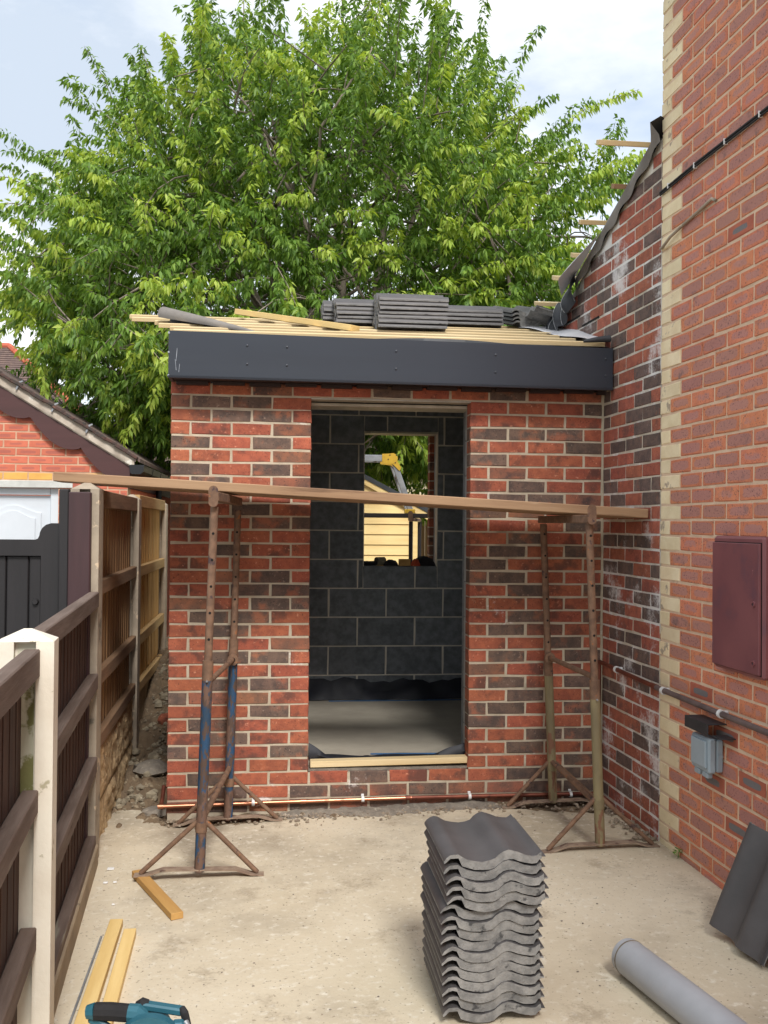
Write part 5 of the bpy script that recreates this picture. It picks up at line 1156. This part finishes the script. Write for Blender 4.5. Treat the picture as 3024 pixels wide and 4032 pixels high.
# leafy shoots: (start, direction, length, young)
S0 = []; SD = []; SL = []; SY = []
n1 = 4400
d = unit(n1 * 2); d = d[(d[:, 2] > -.78)][:n1]
rad = env(d) * (.46 + .54 * rng.random(len(d)) ** .55)
thin = (d[:, 2] > .5) & (rng.random(len(d)) < .30); d, rad = d[~thin], rad[~thin]
P = TC + d * TRAD * rad[:, None]
for p, dd, r_ in zip(P, d, rad):
    out = dd.copy(); up = .75 * max(0, dd[2] + .15) + .10; v = out * np.array((1, 1, .5)) * .8 + np.array((0, 0, up)) + rng.normal(size=3) * .38; v /= np.linalg.norm(v)
    L = rng.uniform(.35, .85); S0.append(p - v * L * .6); SD.append(v); SL.append(L); SY.append(rng.random() < (.5 if r_ / env(dd) > .86 else .12))
for k in range(110):                              # straight leaders breaking the outline
    a = rng.uniform(0, 2 * math.pi); el = rng.uniform(.35, 1.45); dd = np.array((math.cos(a) * math.cos(el), math.sin(a) * math.cos(el), math.sin(el)))
    p = TC + dd * TRAD * env(dd) * .95; v = dd * np.array((.8, .8, .3)) * .6 + np.array((0, 0, .8)) + rng.normal(size=3) * .1; v /= np.linalg.norm(v); S0.append(p - v * .25); SD.append(v); SL.append(rng.uniform(.7, 1.25)); SY.append(False)
for k in range(40):                              # long arching side sprays
    a = rng.choice((rng.uniform(-.9, .5), math.pi + rng.uniform(-.6, .9))); el = rng.uniform(-.1, .75); dd = np.array((math.cos(a) * math.cos(el), math.sin(a) * math.cos(el), math.sin(el)))
    p = TC + dd * TRAD * env(dd) * .93; v = dd * np.array((1, .6, .5)) + np.array((0, 0, .25)) + rng.normal(size=3) * .15; v /= np.linalg.norm(v); S0.append(p - v * .3); SD.append(v); SL.append(rng.uniform(.9, 1.5)); SY.append(rng.random() < .3)
for k in range(420):                             # hanging skirts, low on the left, behind the roof and behind the window
    w_ = rng.random()
    if w_ < .40: p = np.array((rng.uniform(-2.6, .1), rng.uniform(5.2, 7.2), rng.uniform(2.3, 3.8)))
    elif w_ < .68: p = np.array((rng.uniform(1.1, 3.0), rng.uniform(6.2, 8.6), rng.uniform(2.1, 3.1)))
    else: p = np.array((rng.uniform(-.6, 3.4), rng.uniform(5.0, 6.4), rng.uniform(2.9, 4.2)))
    v = np.array((rng.normal() * .5, -.4 + rng.normal() * .4, -.35 + rng.normal() * .3)); v /= np.linalg.norm(v); S0.append(p); SD.append(v); SL.append(rng.uniform(.4, .8)); SY.append(rng.random() < .45)
S0, SD, SL, SY = map(np.array, (S0, SD, SL, SY))
keep = ~((S0[:, 1] < 7.6) & (S0[:, 2] < 2.7) & (S0[:, 0] > .3)) | (S0[:, 1] > 6.6) & (S0[:, 2] > 2.3)
keep &= ~((S0[:, 0] > -2.2) & (S0[:, 0] < .3) & (S0[:, 1] < 7.5) & (S0[:, 2] < 2.72) & (rng.random(len(S0)) < 1.1))
keep &= ~((S0[:, 0] < -1.75) & (S0[:, 2] < 3.35 + .9 * np.clip((-2.0 - S0[:, 0]) / .5, 0, 1)) & (rng.random(len(S0)) < .93))   # the crown lifts clear of the garage
S0, SD, SL, SY = S0[keep], SD[keep], SL[keep], SY[keep]
secpts = np.array([tuple(s[i]) for s in sec for i in (3, 4, 5, 6)])
for i in range(len(S0)):
    v = SD[i]; p = S0[i]; L = SL[i]; e = p + v * L + np.array((0, 0, -.12 * L))
    pts = [p, p + v * L * .5 + np.array((0, 0, .03 * L)), e]
    if i % 3 == 0 or i > n1: br.tube(pts, [.0065, .005, .002], 4, cap=False)
    if i % 4 == 0:
        q = secpts[np.argmin(((secpts - p) ** 2).sum(1))]
        if np.linalg.norm(q - p) < 1.6: br.tube(curve(q, p, .05, 4), [.011, .009, .008, .006], 4, cap=False)
br.build('trunk', M['bark'], TR, smooth=60)
# leaves
LV, LF, LM = [], [], []
T_ = []
for i in range(len(S0)):
    n = int(SL[i] / .0098); t = (np.arange(n) + rng.random(n)) / n
    p = S0[i] + SD[i] * (SL[i] * t)[:, None]; p[:, 2] += .06 * SL[i] * np.sin(math.pi * t) - .12 * SL[i] * t ** 2
    o = rng.normal(size=(n, 3)); o -= SD[i] * (o @ SD[i])[:, None]; o /= np.linalg.norm(o, axis=1, keepdims=True) + 1e-6
    T_.append((p, o, np.full(n, SY[i]), np.broadcast_to(SD[i], (n, 3)), t))
p = np.concatenate([a[0] for a in T_]); o = np.concatenate([a[1] for a in T_]); yg = np.concatenate([a[2] for a in T_]); sdv = np.concatenate([a[3] for a in T_]); tt = np.concatenate([a[4] for a in T_])
n = len(p)
ax = o * .62 + sdv * .35 + np.array((0, 0, -.78)) + rng.normal(size=(n, 3)) * .22; ax /= np.linalg.norm(ax, axis=1, keepdims=True)
base = p + o * rng.uniform(.01, .03, (n, 1)); L = rng.uniform(.066, .114, (n, 1)) * np.where(yg, 1.02, 1.)[:, None]; Wd = L * rng.uniform(.16, .21, (n, 1))
sd_ = np.cross(ax, o + rng.normal(size=(n, 3)) * .5); sd_ /= np.linalg.norm(sd_, axis=1, keepdims=True) + 1e-6
nr = np.cross(sd_, ax)
droop = np.array((0, 0, -1.)) * L * .16
v0 = base; v1 = base + ax * L * .42 + sd_ * Wd + nr * Wd * .35; v2 = base + ax * L * .48 - nr * Wd * .12; v3 = base + ax * L * .42 - sd_ * Wd + nr * Wd * .35; v4 = base + ax * L + droop
V = np.stack((v0, v1, v2, v3, v4), 1).reshape(-1, 3) - np.array(W[TR])
idx = (np.arange(n) * 5)[:, None]
F = np.concatenate([idx + np.array(q) for q in ((0, 1, 2), (0, 2, 3), (1, 4, 2), (2, 4, 3))], 1).reshape(-1, 3)
young = np.repeat((yg & (tt > .35)), 4)
me = bpy.data.meshes.new('crown'); me.vertices.add(len(V)); me.vertices.foreach_set('co', V.ravel().astype(np.float32))
me.loops.add(F.size); me.loops.foreach_set('vertex_index', F.ravel().astype(np.int32)); me.polygons.add(len(F))
me.polygons.foreach_set('loop_start', np.arange(0, F.size, 3, dtype=np.int32)); me.polygons.foreach_set('loop_total', np.full(len(F), 3, np.int32))
me.materials.append(M['leaf']); me.materials.append(M['leaf_y']); me.polygons.foreach_set('material_index', young.astype(np.int32)); me.update(calc_edges=True)
from_mesh('crown', me, TR, W[TR], kind='stuff')
print('leaves', n)
